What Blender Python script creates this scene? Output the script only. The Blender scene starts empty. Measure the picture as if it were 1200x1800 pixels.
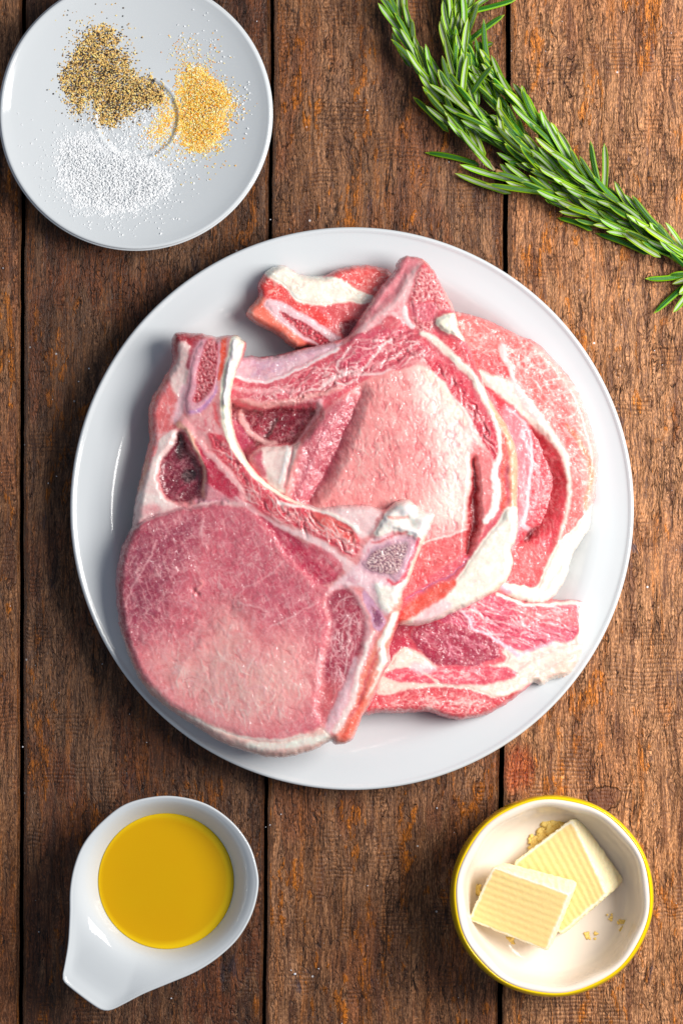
import bpy, math, random
import numpy as np
from mathutils import Vector, Matrix

random.seed(7)
RNG = np.random.default_rng(7)
SC = bpy.context.scene
COL = SC.collection
R = math.radians

# ------------------------------------------------------------------ camera
S = 0.000275          # metres on the table per photograph pixel
H = 1.0               # camera height above the table
cam_d = bpy.data.cameras.new('camera')
cam = bpy.data.objects.new('camera', cam_d)
COL.objects.link(cam)
cam.location = (0, 0, H)
cam_d.sensor_fit = 'VERTICAL'
cam_d.angle = 2 * math.atan(900 * S / H)
cam_d.clip_start = 0.05
cam_d.clip_end = 50
SC.camera = cam

# ------------------------------------------------------------------ light
world = bpy.data.worlds.new("World")
SC.world = world
world.use_nodes = True
bg = world.node_tree.nodes['Background']
bg.inputs[0].default_value = (0.72, 0.83, 1.0, 1)
bg.inputs[1].default_value = 0.26

def area(name, loc, target, sx, sy, power, col):
    d = bpy.data.lights.new(name, 'AREA')
    d.shape = 'RECTANGLE'; d.size = sx; d.size_y = sy
    d.energy = power; d.color = col
    o = bpy.data.objects.new(name, d); COL.objects.link(o)
    o.location = loc
    o.rotation_euler = (Vector(target) - Vector(loc)).to_track_quat('-Z', 'Y').to_euler()
    return o
area('window_light', (0.62, 0.13, 0.62), (0.02, 0, 0), 0.50, 0.46, 13.2, (1.0, 0.96, 0.91))

SC.view_settings.view_transform = 'Standard'
SC.view_settings.look = 'None'
SC.view_settings.exposure = 0.0
SC.view_settings.gamma = 1.0

# ------------------------------------------------------------------ helpers
def W(px, py, z):
    """photograph pixel + height (m) -> world point"""
    k = S * (1 - z / H)
    return ((px - 600) * k, (900 - py) * k, z)

def lin(c):
    c = np.asarray(c, float) / 255.0
    return np.where(c <= 0.04045, c / 12.92, ((c + 0.055) / 1.055) ** 2.4)

def link(o, parent=None):
    COL.objects.link(o)
    if parent is not None:
        o.parent = parent
        o.matrix_parent_inverse = Matrix.Translation(-Vector(parent.location)) if parent.type == 'EMPTY' and parent.parent is None else Matrix.Identity(4)
    return o

def tag(o, label=None, cat=None, group=None, kind=None):
    if label: o['label'] = label
    if cat: o['category'] = cat
    if group: o['group'] = group
    if kind: o['kind'] = kind
    return o

def empty(name, loc):
    o = bpy.data.objects.new(name, None)
    o.empty_display_size = 0.02
    COL.objects.link(o); o.location = loc
    return o

def mesh_np(name, V, F4=None, F3=None, mat=None, parent=None, color=None, smooth=True, extra=None):
    """fast mesh from numpy arrays"""
    V = np.asarray(V, np.float32)
    me = bpy.data.meshes.new(name)
    n4 = 0 if F4 is None else len(F4); n3 = 0 if F3 is None else len(F3)
    loops = []
    if n4: loops.append(np.asarray(F4, np.int32).ravel())
    if n3: loops.append(np.asarray(F3, np.int32).ravel())
    L = np.concatenate(loops)
    me.vertices.add(len(V)); me.vertices.foreach_set('co', V.ravel())
    me.loops.add(len(L)); me.loops.foreach_set('vertex_index', L)
    me.polygons.add(n4 + n3)
    st = np.concatenate([np.arange(n4) * 4, n4 * 4 + np.arange(n3) * 3]).astype(np.int32)
    me.polygons.foreach_set('loop_start', st)
    me.polygons.foreach_set('use_smooth', np.full(n4 + n3, smooth))
    me.update(calc_edges=True)
    if color is not None:
        a = me.color_attributes.new('Col', 'FLOAT_COLOR', 'POINT')
        c = np.ones((len(V), 4), np.float32); c[:, :3] = color
        a.data.foreach_set('color', c.ravel())
    if extra is not None:
        a = me.attributes.new('wet', 'FLOAT', 'POINT')
        a.data.foreach_set('value', np.asarray(extra, np.float32))
    me.validate()
    o = bpy.data.objects.new(name, me)
    if mat: me.materials.append(mat)
    if parent is not False:
        link(o, parent)
    return o

def _hash(ix, iy, seed):
    h = (ix.astype(np.int64) * 374761393 + iy.astype(np.int64) * 668265263 + seed * 1274126177) & 0xffffffff
    h = ((h ^ (h >> 13)) * 1274126177) & 0xffffffff
    h = h ^ (h >> 16)
    return (h & 0xffff) / 65535.0

def gn(x, y, seed=0):
    """gradient noise about -1..1"""
    x0 = np.floor(x); y0 = np.floor(y)
    fx = x - x0; fy = y - y0
    u = fx * fx * fx * (fx * (fx * 6 - 15) + 10); v = fy * fy * fy * (fy * (fy * 6 - 15) + 10)
    def g(ax, ay):
        a = _hash(x0 + ax, y0 + ay, seed) * 2 * math.pi
        return np.cos(a) * (fx - ax) + np.sin(a) * (fy - ay)
    n = (g(0, 0) * (1 - u) + g(1, 0) * u) * (1 - v) + (g(0, 1) * (1 - u) + g(1, 1) * u) * v
    return n * 1.5

def fbm(x, y, seed=0, octv=3):
    s = 0; a = 1; t = 0
    for i in range(octv):
        s = s + a * gn(x * 2 ** i + 17.3 * i, y * 2 ** i - 9.1 * i, seed + i); t += a; a *= 0.55
    return s / t

def sm(x):
    x = np.clip(x, 0, 1); return x * x * (3 - 2 * x)

def catmull(P, n=4, closed=True):
    P = np.asarray(P, float); N = len(P); out = []
    rng = range(N) if closed else range(N - 1)
    for i in rng:
        if closed: a, b, c, d = P[(i - 1) % N], P[i], P[(i + 1) % N], P[(i + 2) % N]
        else: a, b, c, d = P[max(i - 1, 0)], P[i], P[i + 1], P[min(i + 2, N - 1)]
        for k in range(n):
            t = k / n
            out.append(0.5 * ((2 * b) + (-a + c) * t + (2 * a - 5 * b + 4 * c - d) * t * t + (-a + 3 * b - 3 * c + d) * t ** 3))
    if not closed: out.append(P[-1])
    return np.array(out)

def poly_sdf(P, X, Y):
    d2 = np.full(X.shape, 1e12); ins = np.zeros(X.shape, bool)
    N = len(P)
    for i in range(N):
        ax, ay = P[i][:2]; bx, by = P[(i + 1) % N][:2]
        ex, ey = bx - ax, by - ay
        L = ex * ex + ey * ey
        if L < 1e-9: continue
        wx = X - ax; wy = Y - ay
        t = np.clip((wx * ex + wy * ey) / L, 0, 1)
        dd = (wx - ex * t) ** 2 + (wy - ey * t) ** 2
        np.minimum(d2, dd, out=d2)
        if ey != 0:
            c = ((ay <= Y) != (by <= Y)) & (wx < ex * (wy / ey))
            ins ^= c
    d = np.sqrt(d2)
    return np.where(ins, -d, d)

def line_sdf(P, w, X, Y):
    """distance to polyline minus width; P Nx2, w N half widths"""
    best = np.full(X.shape, 1e6)
    for i in range(len(P) - 1):
        ax, ay = P[i]; bx, by = P[i + 1]
        ex, ey = bx - ax, by - ay
        L = max(ex * ex + ey * ey, 1e-9)
        wx = X - ax; wy = Y - ay
        t = np.clip((wx * ex + wy * ey) / L, 0, 1)
        dd = np.sqrt((wx - ex * t) ** 2 + (wy - ey * t) ** 2) - (w[i] + (w[i + 1] - w[i]) * t)
        np.minimum(best, dd, out=best)
    return best

# ------------------------------------------------------------------ node helper
class NT:
    def __init__(s, name):
        s.m = bpy.data.materials.new(name); s.m.use_nodes = True
        s.t = s.m.node_tree; s.n = s.t.nodes; s.l = s.t.links
        s.b = s.n['Principled BSDF']; s.out = s.n['Material Output']
    def new(s, typ, **kw):
        n = s.n.new(typ)
        for k, v in kw.items(): setattr(n, k, v)
        return n
    def put(s, node, sock, v):
        i = node.inputs[sock]
        if hasattr(v, 'links') or isinstance(v, bpy.types.NodeSocket): s.l.new(v, i)
        else: i.default_value = v
    def math(s, op, a, b=0.0, c=None, clamp=False):
        n = s.new('ShaderNodeMath', operation=op, use_clamp=clamp)
        s.put(n, 0, a); s.put(n, 1, b)
        if c is not None: s.put(n, 2, c)
        return n.outputs[0]
    def scale(s, vec, v, off=(0, 0, 0)):
        n = s.new('ShaderNodeMapping'); s.put(n, 'Vector', vec)
        n.inputs['Scale'].default_value = v; n.inputs['Location'].default_value = off
        return n.outputs[0]
    def noise(s, vec, scale=1, detail=3, rough=0.55, dist=0.0):
        n = s.new('ShaderNodeTexNoise'); s.put(n, 'Vector', vec)
        n.inputs['Scale'].default_value = scale; n.inputs['Detail'].default_value = detail
        n.inputs['Roughness'].default_value = rough; n.inputs['Distortion'].default_value = dist
        return n.outputs[0]
    def voro(s, vec, scale=1, feat='F1', rnd=1.0, out='Distance'):
        n = s.new('ShaderNodeTexVoronoi', feature=feat); s.put(n, 'Vector', vec)
        n.inputs['Scale'].default_value = scale; n.inputs['Randomness'].default_value = rnd
        return n.outputs[out]
    def ramp(s, f, a, b, lo=0.0, hi=1.0):
        n = s.new('ShaderNodeMapRange', interpolation_type='SMOOTHSTEP')
        s.put(n, 0, f); s.put(n, 1, a); s.put(n, 2, b); s.put(n, 3, lo); s.put(n, 4, hi)
        return n.outputs[0]
    def mix(s, f, a, b, mode='MIX'):
        n = s.new('ShaderNodeMix', data_type='RGBA', blend_type=mode)
        s.put(n, 0, f)
        for k, v in ((6, a), (7, b)):
            s.put(n, k, (*v, 1) if isinstance(v, (tuple, list, np.ndarray)) and len(v) == 3 else v)
        return n.outputs[2]
    def bump(s, h, strength=1.0, dist=0.001, nrm=None):
        n = s.new('ShaderNodeBump'); s.put(n, 'Height', h)
        n.inputs['Strength'].default_value = strength; n.inputs['Distance'].default_value = dist
        if nrm is not None: s.put(n, 'Normal', nrm)
        return n.outputs[0]
    def coord(s, which='Object'):
        return s.new('ShaderNodeTexCoord').outputs[which]
    def set(s, **kw):
        for k, v in kw.items(): s.put(s.b, k.replace('_', ' '), v)

# ------------------------------------------------------------------ materials
def mat_ceramic(name, col, rough=0.08, bump=0.0):
    m = NT(name)
    co = m.coord()
    n = m.noise(co, 22, 2)
    m.put(m.b, 'Base Color', m.mix(n, tuple(c * 0.97 for c in col), col))
    m.set(Roughness=rough, IOR=1.5)
    sp = m.noise(co, 900, 2)
    m.put(m.b, 'Roughness', m.ramp(n, 0.3, 0.8, rough * 0.8, rough * 1.6))
    m.put(m.b, 'Normal', m.bump(m.noise(co, 55, 1), 0.05, 0.0008))
    return m.m

M_WHITE = mat_ceramic('white_ceramic', (0.64, 0.675, 0.70))
M_YELLOW = mat_ceramic('yellow_glaze', (0.90, 0.62, 0.0), 0.12)
M_CREAM = mat_ceramic('inner_glaze', (0.90, 0.79, 0.68), 0.1)

def mat_wood():
    m = NT('weathered_wood')
    co = m.coord('Object')
    oi = m.new('ShaderNodeObjectInfo')
    v = m.scale(co, (1 / S, 1 / S, 1 / S))
    # shift the pattern for each plank
    cb = m.new('ShaderNodeCombineXYZ'); m.put(cb, 0, 0.0)
    m.put(cb, 2, m.math('MULTIPLY', oi.outputs['Random'], 997.0))
    add = m.new('ShaderNodeVectorMath', operation='ADD'); m.put(add, 0, v); m.put(add, 1, cb.outputs[0])
    v = add.outputs[0]
    # gentle waver so the fibres are not ruled lines
    wv = m.new('ShaderNodeTexNoise'); m.put(wv, 'Vector', m.scale(v, (.011, .0045, 1))); wv.inputs['Scale'].default_value = 1; wv.inputs['Detail'].default_value = 3
    sub = m.new('ShaderNodeVectorMath', operation='SUBTRACT'); m.put(sub, 0, wv.outputs['Color']); sub.inputs[1].default_value = (.5, .5, .5)
    mu = m.new('ShaderNodeVectorMath', operation='MULTIPLY'); m.put(mu, 0, sub.outputs[0]); mu.inputs[1].default_value = (34, 16, 0)
    ad2 = m.new('ShaderNodeVectorMath', operation='ADD'); m.put(ad2, 0, v); m.put(ad2, 1, mu.outputs[0])
    d = ad2.outputs[0]
    big = m.noise(m.scale(d, (.012, .0022, 1)), 1, 3)
    big2 = m.noise(m.scale(d, (.006, .004, 1), (31, 7, 0)), 1, 2)
    mid = m.noise(m.scale(d, (.05, .006, 1), (3, 9, 0)), 1, 4, .6)
    fib = m.noise(m.scale(d, (.33, .022, 1)), 1, 3, .6)
    fine = m.noise(m.scale(d, (.55, .16, 1), (5, 5, 0)), 1, 3, .7)
    # crackle: short broken cells stretched along the board
    dn = m.new('ShaderNodeTexNoise'); m.put(dn, 'Vector', m.scale(d, (.09, .05, 1))); dn.inputs['Scale'].default_value = 1; dn.inputs['Detail'].default_value = 4
    s2 = m.new('ShaderNodeVectorMath', operation='SUBTRACT'); m.put(s2, 0, dn.outputs['Color']); s2.inputs[1].default_value = (.5, .5, .5)
    m2 = m.new('ShaderNodeVectorMath', operation='MULTIPLY'); m.put(m2, 0, s2.outputs[0]); m2.inputs[1].default_value = (12, 20, 0)
    a2 = m.new('ShaderNodeVectorMath', operation='ADD'); m.put(a2, 0, d); m.put(a2, 1, m2.outputs[0])
    cr = m.voro(m.scale(a2.outputs[0], (.105, .021, 1)), 1, 'DISTANCE_TO_EDGE')
    cr2 = m.voro(m.scale(a2.outputs[0], (.27, .040, 1), (4, 4, 0)), 1, 'DISTANCE_TO_EDGE')
    cmask = m.ramp(m.noise(m.scale(d, (.016, .006, 1), (8, 1, 0)), 1, 3), .44, .60)
    crack = m.math('MULTIPLY', m.ramp(cr, .0, .06, 1, 0), m.math('MULTIPLY', cmask, m.ramp(fib, .35, .6, 1, .35)))
    crack2 = m.math('MULTIPLY', m.ramp(cr2, .0, .09, 1, 0), m.ramp(mid, .4, .6, .65, .1))
    # long dark splits
    ln = m.noise(m.scale(d, (.07, .0035, 1), (7, 3, 0)), 1, 3, .6)
    split = m.ramp(m.math('ABSOLUTE', m.math('SUBTRACT', ln, .5)), .0, .012, 1, 0)
    split = m.math('MULTIPLY', split, m.ramp(m.noise(m.scale(d, (.02, .008, 1)), 1, 2), .45, .6))
    # saw marks across the board
    sep = m.new('ShaderNodeSeparateXYZ'); m.put(sep, 0, v)
    yy = m.math('ADD', sep.outputs[1], m.math('MULTIPLY', m.noise(m.scale(v, (.01, .01, 1)), 1, 1), 16))
    saw = m.math('SINE', m.math('MULTIPLY', yy, .86))
    sawm = m.ramp(m.noise(m.scale(v, (.008, .012, 1), (2, 2, 0)), 1, 3), .52, .64)
    sawh = m.math('MULTIPLY', saw, m.math('ADD', m.math('MULTIPLY', sawm, .5), .06))
    # orange flakes where the stain has worn
    fl = m.noise(m.scale(a2.outputs[0], (.085, .026, 1), (1, 6, 0)), 1, 4, .6)
    flm = m.noise(m.scale(d, (.016, .005, 1), (9, 9, 0)), 1, 2)
    flake = m.ramp(m.math('ADD', fl, m.math('MULTIPLY', m.math('SUBTRACT', flm, .5), 1.2)), .64, .72)
    # colours
    oc = m.new('ShaderNodeSeparateColor'); m.put(oc, 0, oi.outputs['Color'])
    warm = oc.outputs[0]; light = oc.outputs[1]
    c = m.mix(m.ramp(mid, .34, .66), (0.085, 0.033, 0.015), (0.235, 0.108, 0.054))
    c = m.mix(m.ramp(big, .44, .60, 0, .85), c, (0.36, 0.195, 0.118))
    c = m.mix(m.ramp(big2, .48, .62, 0, .7), c, (0.235, 0.070, 0.034))
    c = m.mix(m.math('MULTIPLY', warm, .80), c, (0.45, 0.25, 0.145))
    c = m.mix(m.math('MULTIPLY', flake, m.math('SUBTRACT', .75, m.math('MULTIPLY', warm, .30))), c, (0.62, 0.210, 0.055))
    stk = m.noise(m.scale(d, (.060, .0030, 1), (21, 4, 0)), 1, 4, .6)
    c = m.mix(m.ramp(stk, .53, .66, 0, .75), c, (0.060, 0.020, 0.012))
    c = m.mix(m.ramp(stk, .46, .34, 0, .45), c, (0.42, 0.150, 0.050))
    c = m.mix(m.ramp(fib, .34, .58, .80, 0), c, (0.040, 0.015, 0.008))
    c = m.mix(m.ramp(fine, .43, .58, .62, 0), c, (0.055, 0.022, 0.011))
    c = m.mix(m.ramp(fine, .56, .72, 0, .35), c, (0.55, 0.33, 0.22))
    c = m.mix(m.math('MULTIPLY', crack, .92), c, (0.010, 0.005, 0.004))
    c = m.mix(crack2, c, (0.020, 0.009, 0.006))
    c = m.mix(m.math('MULTIPLY', split, .95), c, (0.008, 0.004, 0.003))
    c = m.mix(m.math('MULTIPLY', m.ramp(saw, -.2, -.9), m.math('MULTIPLY', sawm, .5)), c, (0.04, 0.017, 0.01))
    # dark bluish stains and pale specks
    st = m.ramp(m.noise(m.scale(d, (.03, .009, 1), (12, 2, 0)), 1, 4, .65), .63, .72)
    c = m.mix(m.math('MULTIPLY', st, .7), c, (0.030, 0.022, 0.032))
    vs = m.new('ShaderNodeTexVoronoi', feature='F1'); m.put(vs, 'Vector', m.scale(v, (.022, .022, .022))); vs.inputs['Scale'].default_value = 1
    sc_ = m.new('ShaderNodeSeparateColor'); m.put(sc_, 0, vs.outputs['Color'])
    spk = m.math('MULTIPLY', m.ramp(vs.outputs['Distance'], .025, .055, 1, 0), m.math('GREATER_THAN', sc_.outputs[0], .62))
    c = m.mix(m.math('MULTIPLY', spk, .8), c, (0.62, 0.60, 0.60))
    # a knot and a reddish scar in the right-hand board
    sd = m.new('ShaderNodeSeparateXYZ'); m.put(sd, 0, a2.outputs[0])
    def blot(px, py, rx, ry):
        ax = m.math('DIVIDE', m.math('SUBTRACT', sd.outputs[0], px - 600.), rx); ay = m.math('DIVIDE', m.math('SUBTRACT', sd.outputs[1], 900. - py), ry)
        return m.math('SQRT', m.math('ADD', m.math('MULTIPLY', ax, ax), m.math('MULTIPLY', ay, ay)))
    knots = None
    for px, py, rx, ry in ((1056, 1404, 30, 24),):
        r_ = blot(px, py, rx, ry)
        c = m.mix(m.ramp(r_, .55, 1.15, .8, 0), c, (0.075, 0.032, 0.022))
        edge = m.ramp(m.math('ABSOLUTE', m.math('SUBTRACT', r_, .95)), .0, .10, 1, 0)
        c = m.mix(m.math('MULTIPLY', edge, .65), c, (0.012, 0.006, 0.005))
        knots = edge if knots is None else m.math('ADD', knots, edge)
    r_ = blot(905, 1352, 34, 46)
    c = m.mix(m.ramp(r_, .5, 1.2, .45, 0), c, m.mix(m.ramp(fine, .4, .6), (0.09, 0.012, 0.010), (0.42, 0.10, 0.055)))
    hs = m.new('ShaderNodeHueSaturation'); m.put(hs, 'Color', c); hs.inputs['Saturation'].default_value = 1.16; m.put(hs, 'Value', m.math('ADD', .55, m.math('MULTIPLY', light, 1.7)))
    m.put(m.b, 'Base Color', hs.outputs[0])
    m.put(m.b, 'Roughness', m.ramp(fine, .3, .7, .38, .68))
    m.set(Specular_IOR_Level=0.42)
    # relief
    h = m.math('MULTIPLY', fib, .34)
    h = m.math('ADD', h, m.math('MULTIPLY', fine, .30))
    h = m.math('ADD', h, m.math('MULTIPLY', mid, .5))
    h = m.math('ADD', h, m.math('MULTIPLY', crack, -.62))
    h = m.math('ADD', h, m.math('MULTIPLY', crack2, -.45))
    h = m.math('ADD', h, m.math('MULTIPLY', split, -.7))
    h = m.math('ADD', h, m.math('MULTIPLY', flake, .28))
    h = m.math('ADD', h, m.math('MULTIPLY', sawh, .20))
    h = m.math('ADD', h, m.math('MULTIPLY', knots, -.6))
    m.put(m.b, 'Normal', m.bump(h, 1.0, 0.0011))
    return m.m
M_WOOD = mat_wood()

def mat_dark():
    m = NT('dark_gap'); m.set(Roughness=.9)
    m.put(m.b, 'Base Color', m.mix(m.noise(m.coord(), 90, 3), (0.008, 0.005, 0.004), (0.02, 0.012, 0.008)))
    return m.m
M_DARK = mat_dark()

def mat_meat(name, sss=0.04, rough=0.36, grain=1.0, wet=1.0):
    m = NT(name)
    at = m.new('ShaderNodeAttribute', attribute_name='Col')
    aw = m.new('ShaderNodeAttribute', attribute_name='wet')
    co = m.scale(m.coord(), (1 / S, 1 / S, 1 / S))
    f1 = m.noise(m.scale(co, (.16, .16, .16)), 1, 4, .62)
    f2 = m.noise(m.scale(co, (.50, .50, .50)), 1, 2, .7)
    f4 = m.noise(m.scale(co, (.07, .07, .07), (5, 5, 5)), 1, 4, .7)
    c = m.mix(m.ramp(f1, .35, .6, .30, 0), at.outputs['Color'], m.mix(1.0, at.outputs['Color'], (0.93, 0.76, 0.79), 'MULTIPLY'))
    c = m.mix(m.ramp(f4, .42, .58, .35, 0), c, m.mix(1.0, c, (0.90, 0.66, 0.71), 'MULTIPLY'))
    c = m.mix(m.ramp(f4, .55, .75, 0, .12), c, (1.0, 0.78, 0.72))
    c = m.mix(m.ramp(f2, .60, .70, 0, .20), c, (1.0, 0.86, 0.82))  # fine pale specks: wet glints painted into the colour
    m.put(m.b, 'Base Color', c)
    m.set(Subsurface_Weight=sss, Subsurface_Scale=0.0018)
    m.b.inputs['Subsurface Radius'].default_value = (1.0, 0.32, 0.24)
    m.put(m.b, 'Roughness', m.ramp(f4, .35, .65, rough * .7, rough * 1.3))
    m.set(Coat_Roughness=.12, Specular_IOR_Level=.5, Coat_IOR=1.6)
    m.put(m.b, 'Coat Weight', m.ramp(f4, .40, .56, .22 * wet, 1.0 * wet))
    h = m.math('ADD', m.math('MULTIPLY', f1, .5), m.math('MULTIPLY', f2, .25))
    nb = m.bump(h, .28 * grain, .0008)
    m.put(m.b, 'Normal', nb)
    f3 = m.noise(m.scale(co, (.12, .12, .12), (3, 3, 3)), 1, 2, .55)
    f5 = m.noise(m.scale(co, (.045, .045, .045), (6, 3, 3)), 1, 2, .5)
    m.put(m.b, 'Coat Normal', m.bump(m.math('ADD', f3, m.math('MULTIPLY', f5, 1.3)), 1.0, .0015))
    return m.m
M_MEAT = mat_meat('raw_pork')
M_FAT = mat_meat('pork_fat', .10, .40, .7, .8)
M_BONE = mat_meat('raw_bone', .06, .34, 1.5, 1.0)

def mat_vcol(name, rough=.5, spec=.4, sss=0, trans=0, bumpn=None, coat=0):
    m = NT(name)
    at = m.new('ShaderNodeAttribute', attribute_name='Col')
    co = m.coord()
    n = m.noise(co, 700, 2)
    m.put(m.b, 'Base Color', m.mix(m.ramp(n, .3, .7, .22, 0), at.outputs['Color'], m.mix(.6, at.outputs['Color'], m.mix(1.0, at.outputs['Color'], at.outputs['Color'], 'MULTIPLY'))))
    m.set(Roughness=rough, Specular_IOR_Level=spec, Subsurface_Weight=sss, Subsurface_Scale=.002, Transmission_Weight=trans, Coat_Weight=coat)
    if bumpn: m.put(m.b, 'Normal', m.bump(m.noise(co, bumpn[0], 3), bumpn[1], bumpn[2]))
    return m.m
M_LEAF = mat_vcol('rosemary_leaf', .42, .4, bumpn=(1500, .3, .0003))
def _vary(mat):
    t = mat.node_tree; b = t.nodes['Principled BSDF']; l = b.inputs['Base Color'].links[0]; src = l.from_socket; t.links.remove(l)
    oi = t.nodes.new('ShaderNodeObjectInfo'); hs = t.nodes.new('ShaderNodeHueSaturation')
    mr = t.nodes.new('ShaderNodeMapRange'); mr.inputs[3].default_value = .475; mr.inputs[4].default_value = .515
    mv = t.nodes.new('ShaderNodeMapRange'); mv.inputs[3].default_value = .55; mv.inputs[4].default_value = 1.25
    fr = t.nodes.new('ShaderNodeMath'); fr.operation = 'FRACT'; ml = t.nodes.new('ShaderNodeMath'); ml.operation = 'MULTIPLY'; ml.inputs[1].default_value = 37.7
    t.links.new(oi.outputs['Random'], mr.inputs[0]); t.links.new(oi.outputs['Random'], ml.inputs[0]); t.links.new(ml.outputs[0], fr.inputs[0]); t.links.new(fr.outputs[0], mv.inputs[0])
    t.links.new(mr.outputs[0], hs.inputs['Hue']); t.links.new(mv.outputs[0], hs.inputs['Value']); t.links.new(src, hs.inputs['Color']); t.links.new(hs.outputs[0], b.inputs['Base Color'])
_vary(M_LEAF)
M_STEM = mat_vcol('rosemary_stem', .6, .3, bumpn=(1400, .6, .0005))
M_PEPPER = mat_vcol('ground_pepper', .7, .3)
M_GARLIC = mat_vcol('garlic_powder_grain', .55, .4)
M_BUTTER = mat_vcol('butter', .42, .4, sss=.12, bumpn=(420, .35, .0006))

def mat_salt():
    m = NT('salt_crystal')
    m.put(m.b, 'Base Color', m.mix(m.noise(m.coord(), 800, 2), (.86, .88, .90), (.94, .95, .96)))
    m.set(Roughness=.25, IOR=1.45)
    return m.m
M_SALT = mat_salt()

def mat_oil():
    m = NT('olive_oil')
    at = m.new('ShaderNodeAttribute', attribute_name='Col')
    m.put(m.b, 'Base Color', m.mix(m.ramp(m.noise(m.coord(), 34, 2), .3, .7, .0, .22), at.outputs['Color'], (0.62, 0.40, 0.0)))
    m.set(Roughness=.02, IOR=1.47, Specular_IOR_Level=.35)
    m.put(m.b, 'Normal', m.bump(m.noise(m.coord(), 40, 1), .03, .001))
    return m.m
M_OIL = mat_oil()

# ------------------------------------------------------------------ table top
table = empty('tabletop', (0, 0, 0)); tag(table, kind='structure')

def seam(k, y):
    """x pixel of the seams of the four boards in the photograph, and of those beyond the frame"""
    t = y / 1800.0
    base = {-3: -1200, -2: -790, -1: -385, 0: 41.5 - 6 * t, 1: 478.5 - 14 * t, 2: 892.5 - 14.5 * t, 3: 1318 - 10 * t, 4: 1740, 5: 2150}
    return base[k] + 2.2 * gn(np.asarray(y / 260.0), np.asarray(k * 3.7 + .5), 5) + 0.8 * gn(np.asarray(y / 30.0), np.asarray(k * 1.7 + .5), 6)

GAP = {0: 3.4, 1: 3.2, 2: 4.4}
def plank(k, warm, light):
    inview = 0 <= k + 1 <= 3
    ys = np.concatenate([np.arange(-1300, -20, 60.), np.arange(-20, 1830, 7. if inview else 60.), np.arange(1830, 3100, 60.)])
    nx = 60 if inview else 9
    V = []; us = np.linspace(0, 1, nx)
    us = np.concatenate([[0], [0.004, 0.012], us[1:-1], [0.988, 0.996], [1]])
    U, Y = np.meshgrid(us, ys)
    L = seam(k, Y) + GAP.get(k, 3.5); Rr = seam(k + 1, Y) - GAP.get(k + 1, 3.5)
    X = L + (Rr - L) * U
    e = np.minimum(U, 1 - U) * (Rr - L)
    z = -0.0011 * np.exp(-e / 2.6) + 0.00025 * fbm(X / 90, Y / 400, 11 + k, 3) + 0.00018 * fbm(X / 22, Y / 120, 31 + k, 2) - 0.0004
    V = np.stack([(X - 600) * S, (900 - Y) * S, z], -1).reshape(-1, 3)
    ny, nn = X.shape
    idx = np.arange(ny * nn).reshape(ny, nn)
    F = [np.stack([idx[1:, :-1], idx[1:, 1:], idx[:-1, 1:], idx[:-1, :-1]], -1).reshape(-1, 4)]
    # underside and side walls
    b = len(V); Vb = V.copy(); Vb[:, 2] = -0.022
    left = idx[:, 0]; right = idx[:, -1]; top = idx[0, :]; bot = idx[-1, :]
    def wall(a, flip):
        q = np.stack([a[:-1], a[1:], a[1:] + b, a[:-1] + b], -1)
        return q[:, ::-1] if flip else q
    F += [wall(left, False), wall(right, True), wall(top, True), wall(bot, False)]
    F.append(np.array([[left[0] + b, right[0] + b, right[-1] + b, left[-1] + b]]))
    F = np.concatenate(F)
    used = np.unique(F); remap = np.zeros(2 * b, np.int64); remap[used] = np.arange(len(used))
    VV = np.concatenate([V, Vb])[used]
    o = mesh_np('plank', VV, remap[F], mat=M_WOOD, parent=table)
    o.color = (warm, light, 0, 1)
    return o
for k, warm, light in ((-3, .2, .5), (-2, .3, .45), (-1, .34, .44), (0, .08, .15), (1, .30, .42), (2, .78, .80), (3, .5, .6), (4, .3, .5)):
    plank(k, warm, light)
V = [(x, y, z) for z in (-0.023, -0.035) for x, y in ((-.5, -.62), (.45, -.62), (.45, .62), (-.5, .62))]
mesh_np('underboard', V, [[0, 1, 2, 3], [7, 6, 5, 4], [0, 4, 5, 1], [1, 5, 6, 2], [2, 6, 7, 3], [3, 7, 4, 0]], mat=M_DARK, parent=table, smooth=False)

# ------------------------------------------------------------------ ceramics
def lathe(name, prof, mat, parent=None, n=160, loc=(0, 0), closed_bottom=True):
    """prof: list of (r, z) metres from the top centre outwards and back to the bottom centre"""
    prof = np.array(prof, float)
    a = np.arange(n) * 2 * math.pi / n
    V = []; F4 = []; F3 = []
    V.append((loc[0], loc[1], prof[0][1]))
    for r, z in prof[1:-1]:
        for t in a: V.append((loc[0] + r * math.cos(t), loc[1] + r * math.sin(t), z))
    V.append((loc[0], loc[1], prof[-1][1]))
    m = len(prof) - 2; last = len(V) - 1
    for i in range(n):
        j = (i + 1) % n
        F3.append((0, 1 + i, 1 + j)); F3.append((last, 1 + (m - 1) * n + j, 1 + (m - 1) * n + i))
        for k in range(m - 1):
            F4.append((1 + k * n + i, 1 + (k + 1) * n + i, 1 + (k + 1) * n + j, 1 + k * n + j))
    return mesh_np(name, V, F4, F3, mat=mat, parent=parent)

def dense(pts, n=5):
    return [tuple(p) for p in catmull(pts, n, False)]

def mm(r_px, z_mm):      # radius in photograph pixels at that height
    z = z_mm / 1000.0
    return (r_px * S * (1 - z / H), z)

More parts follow.
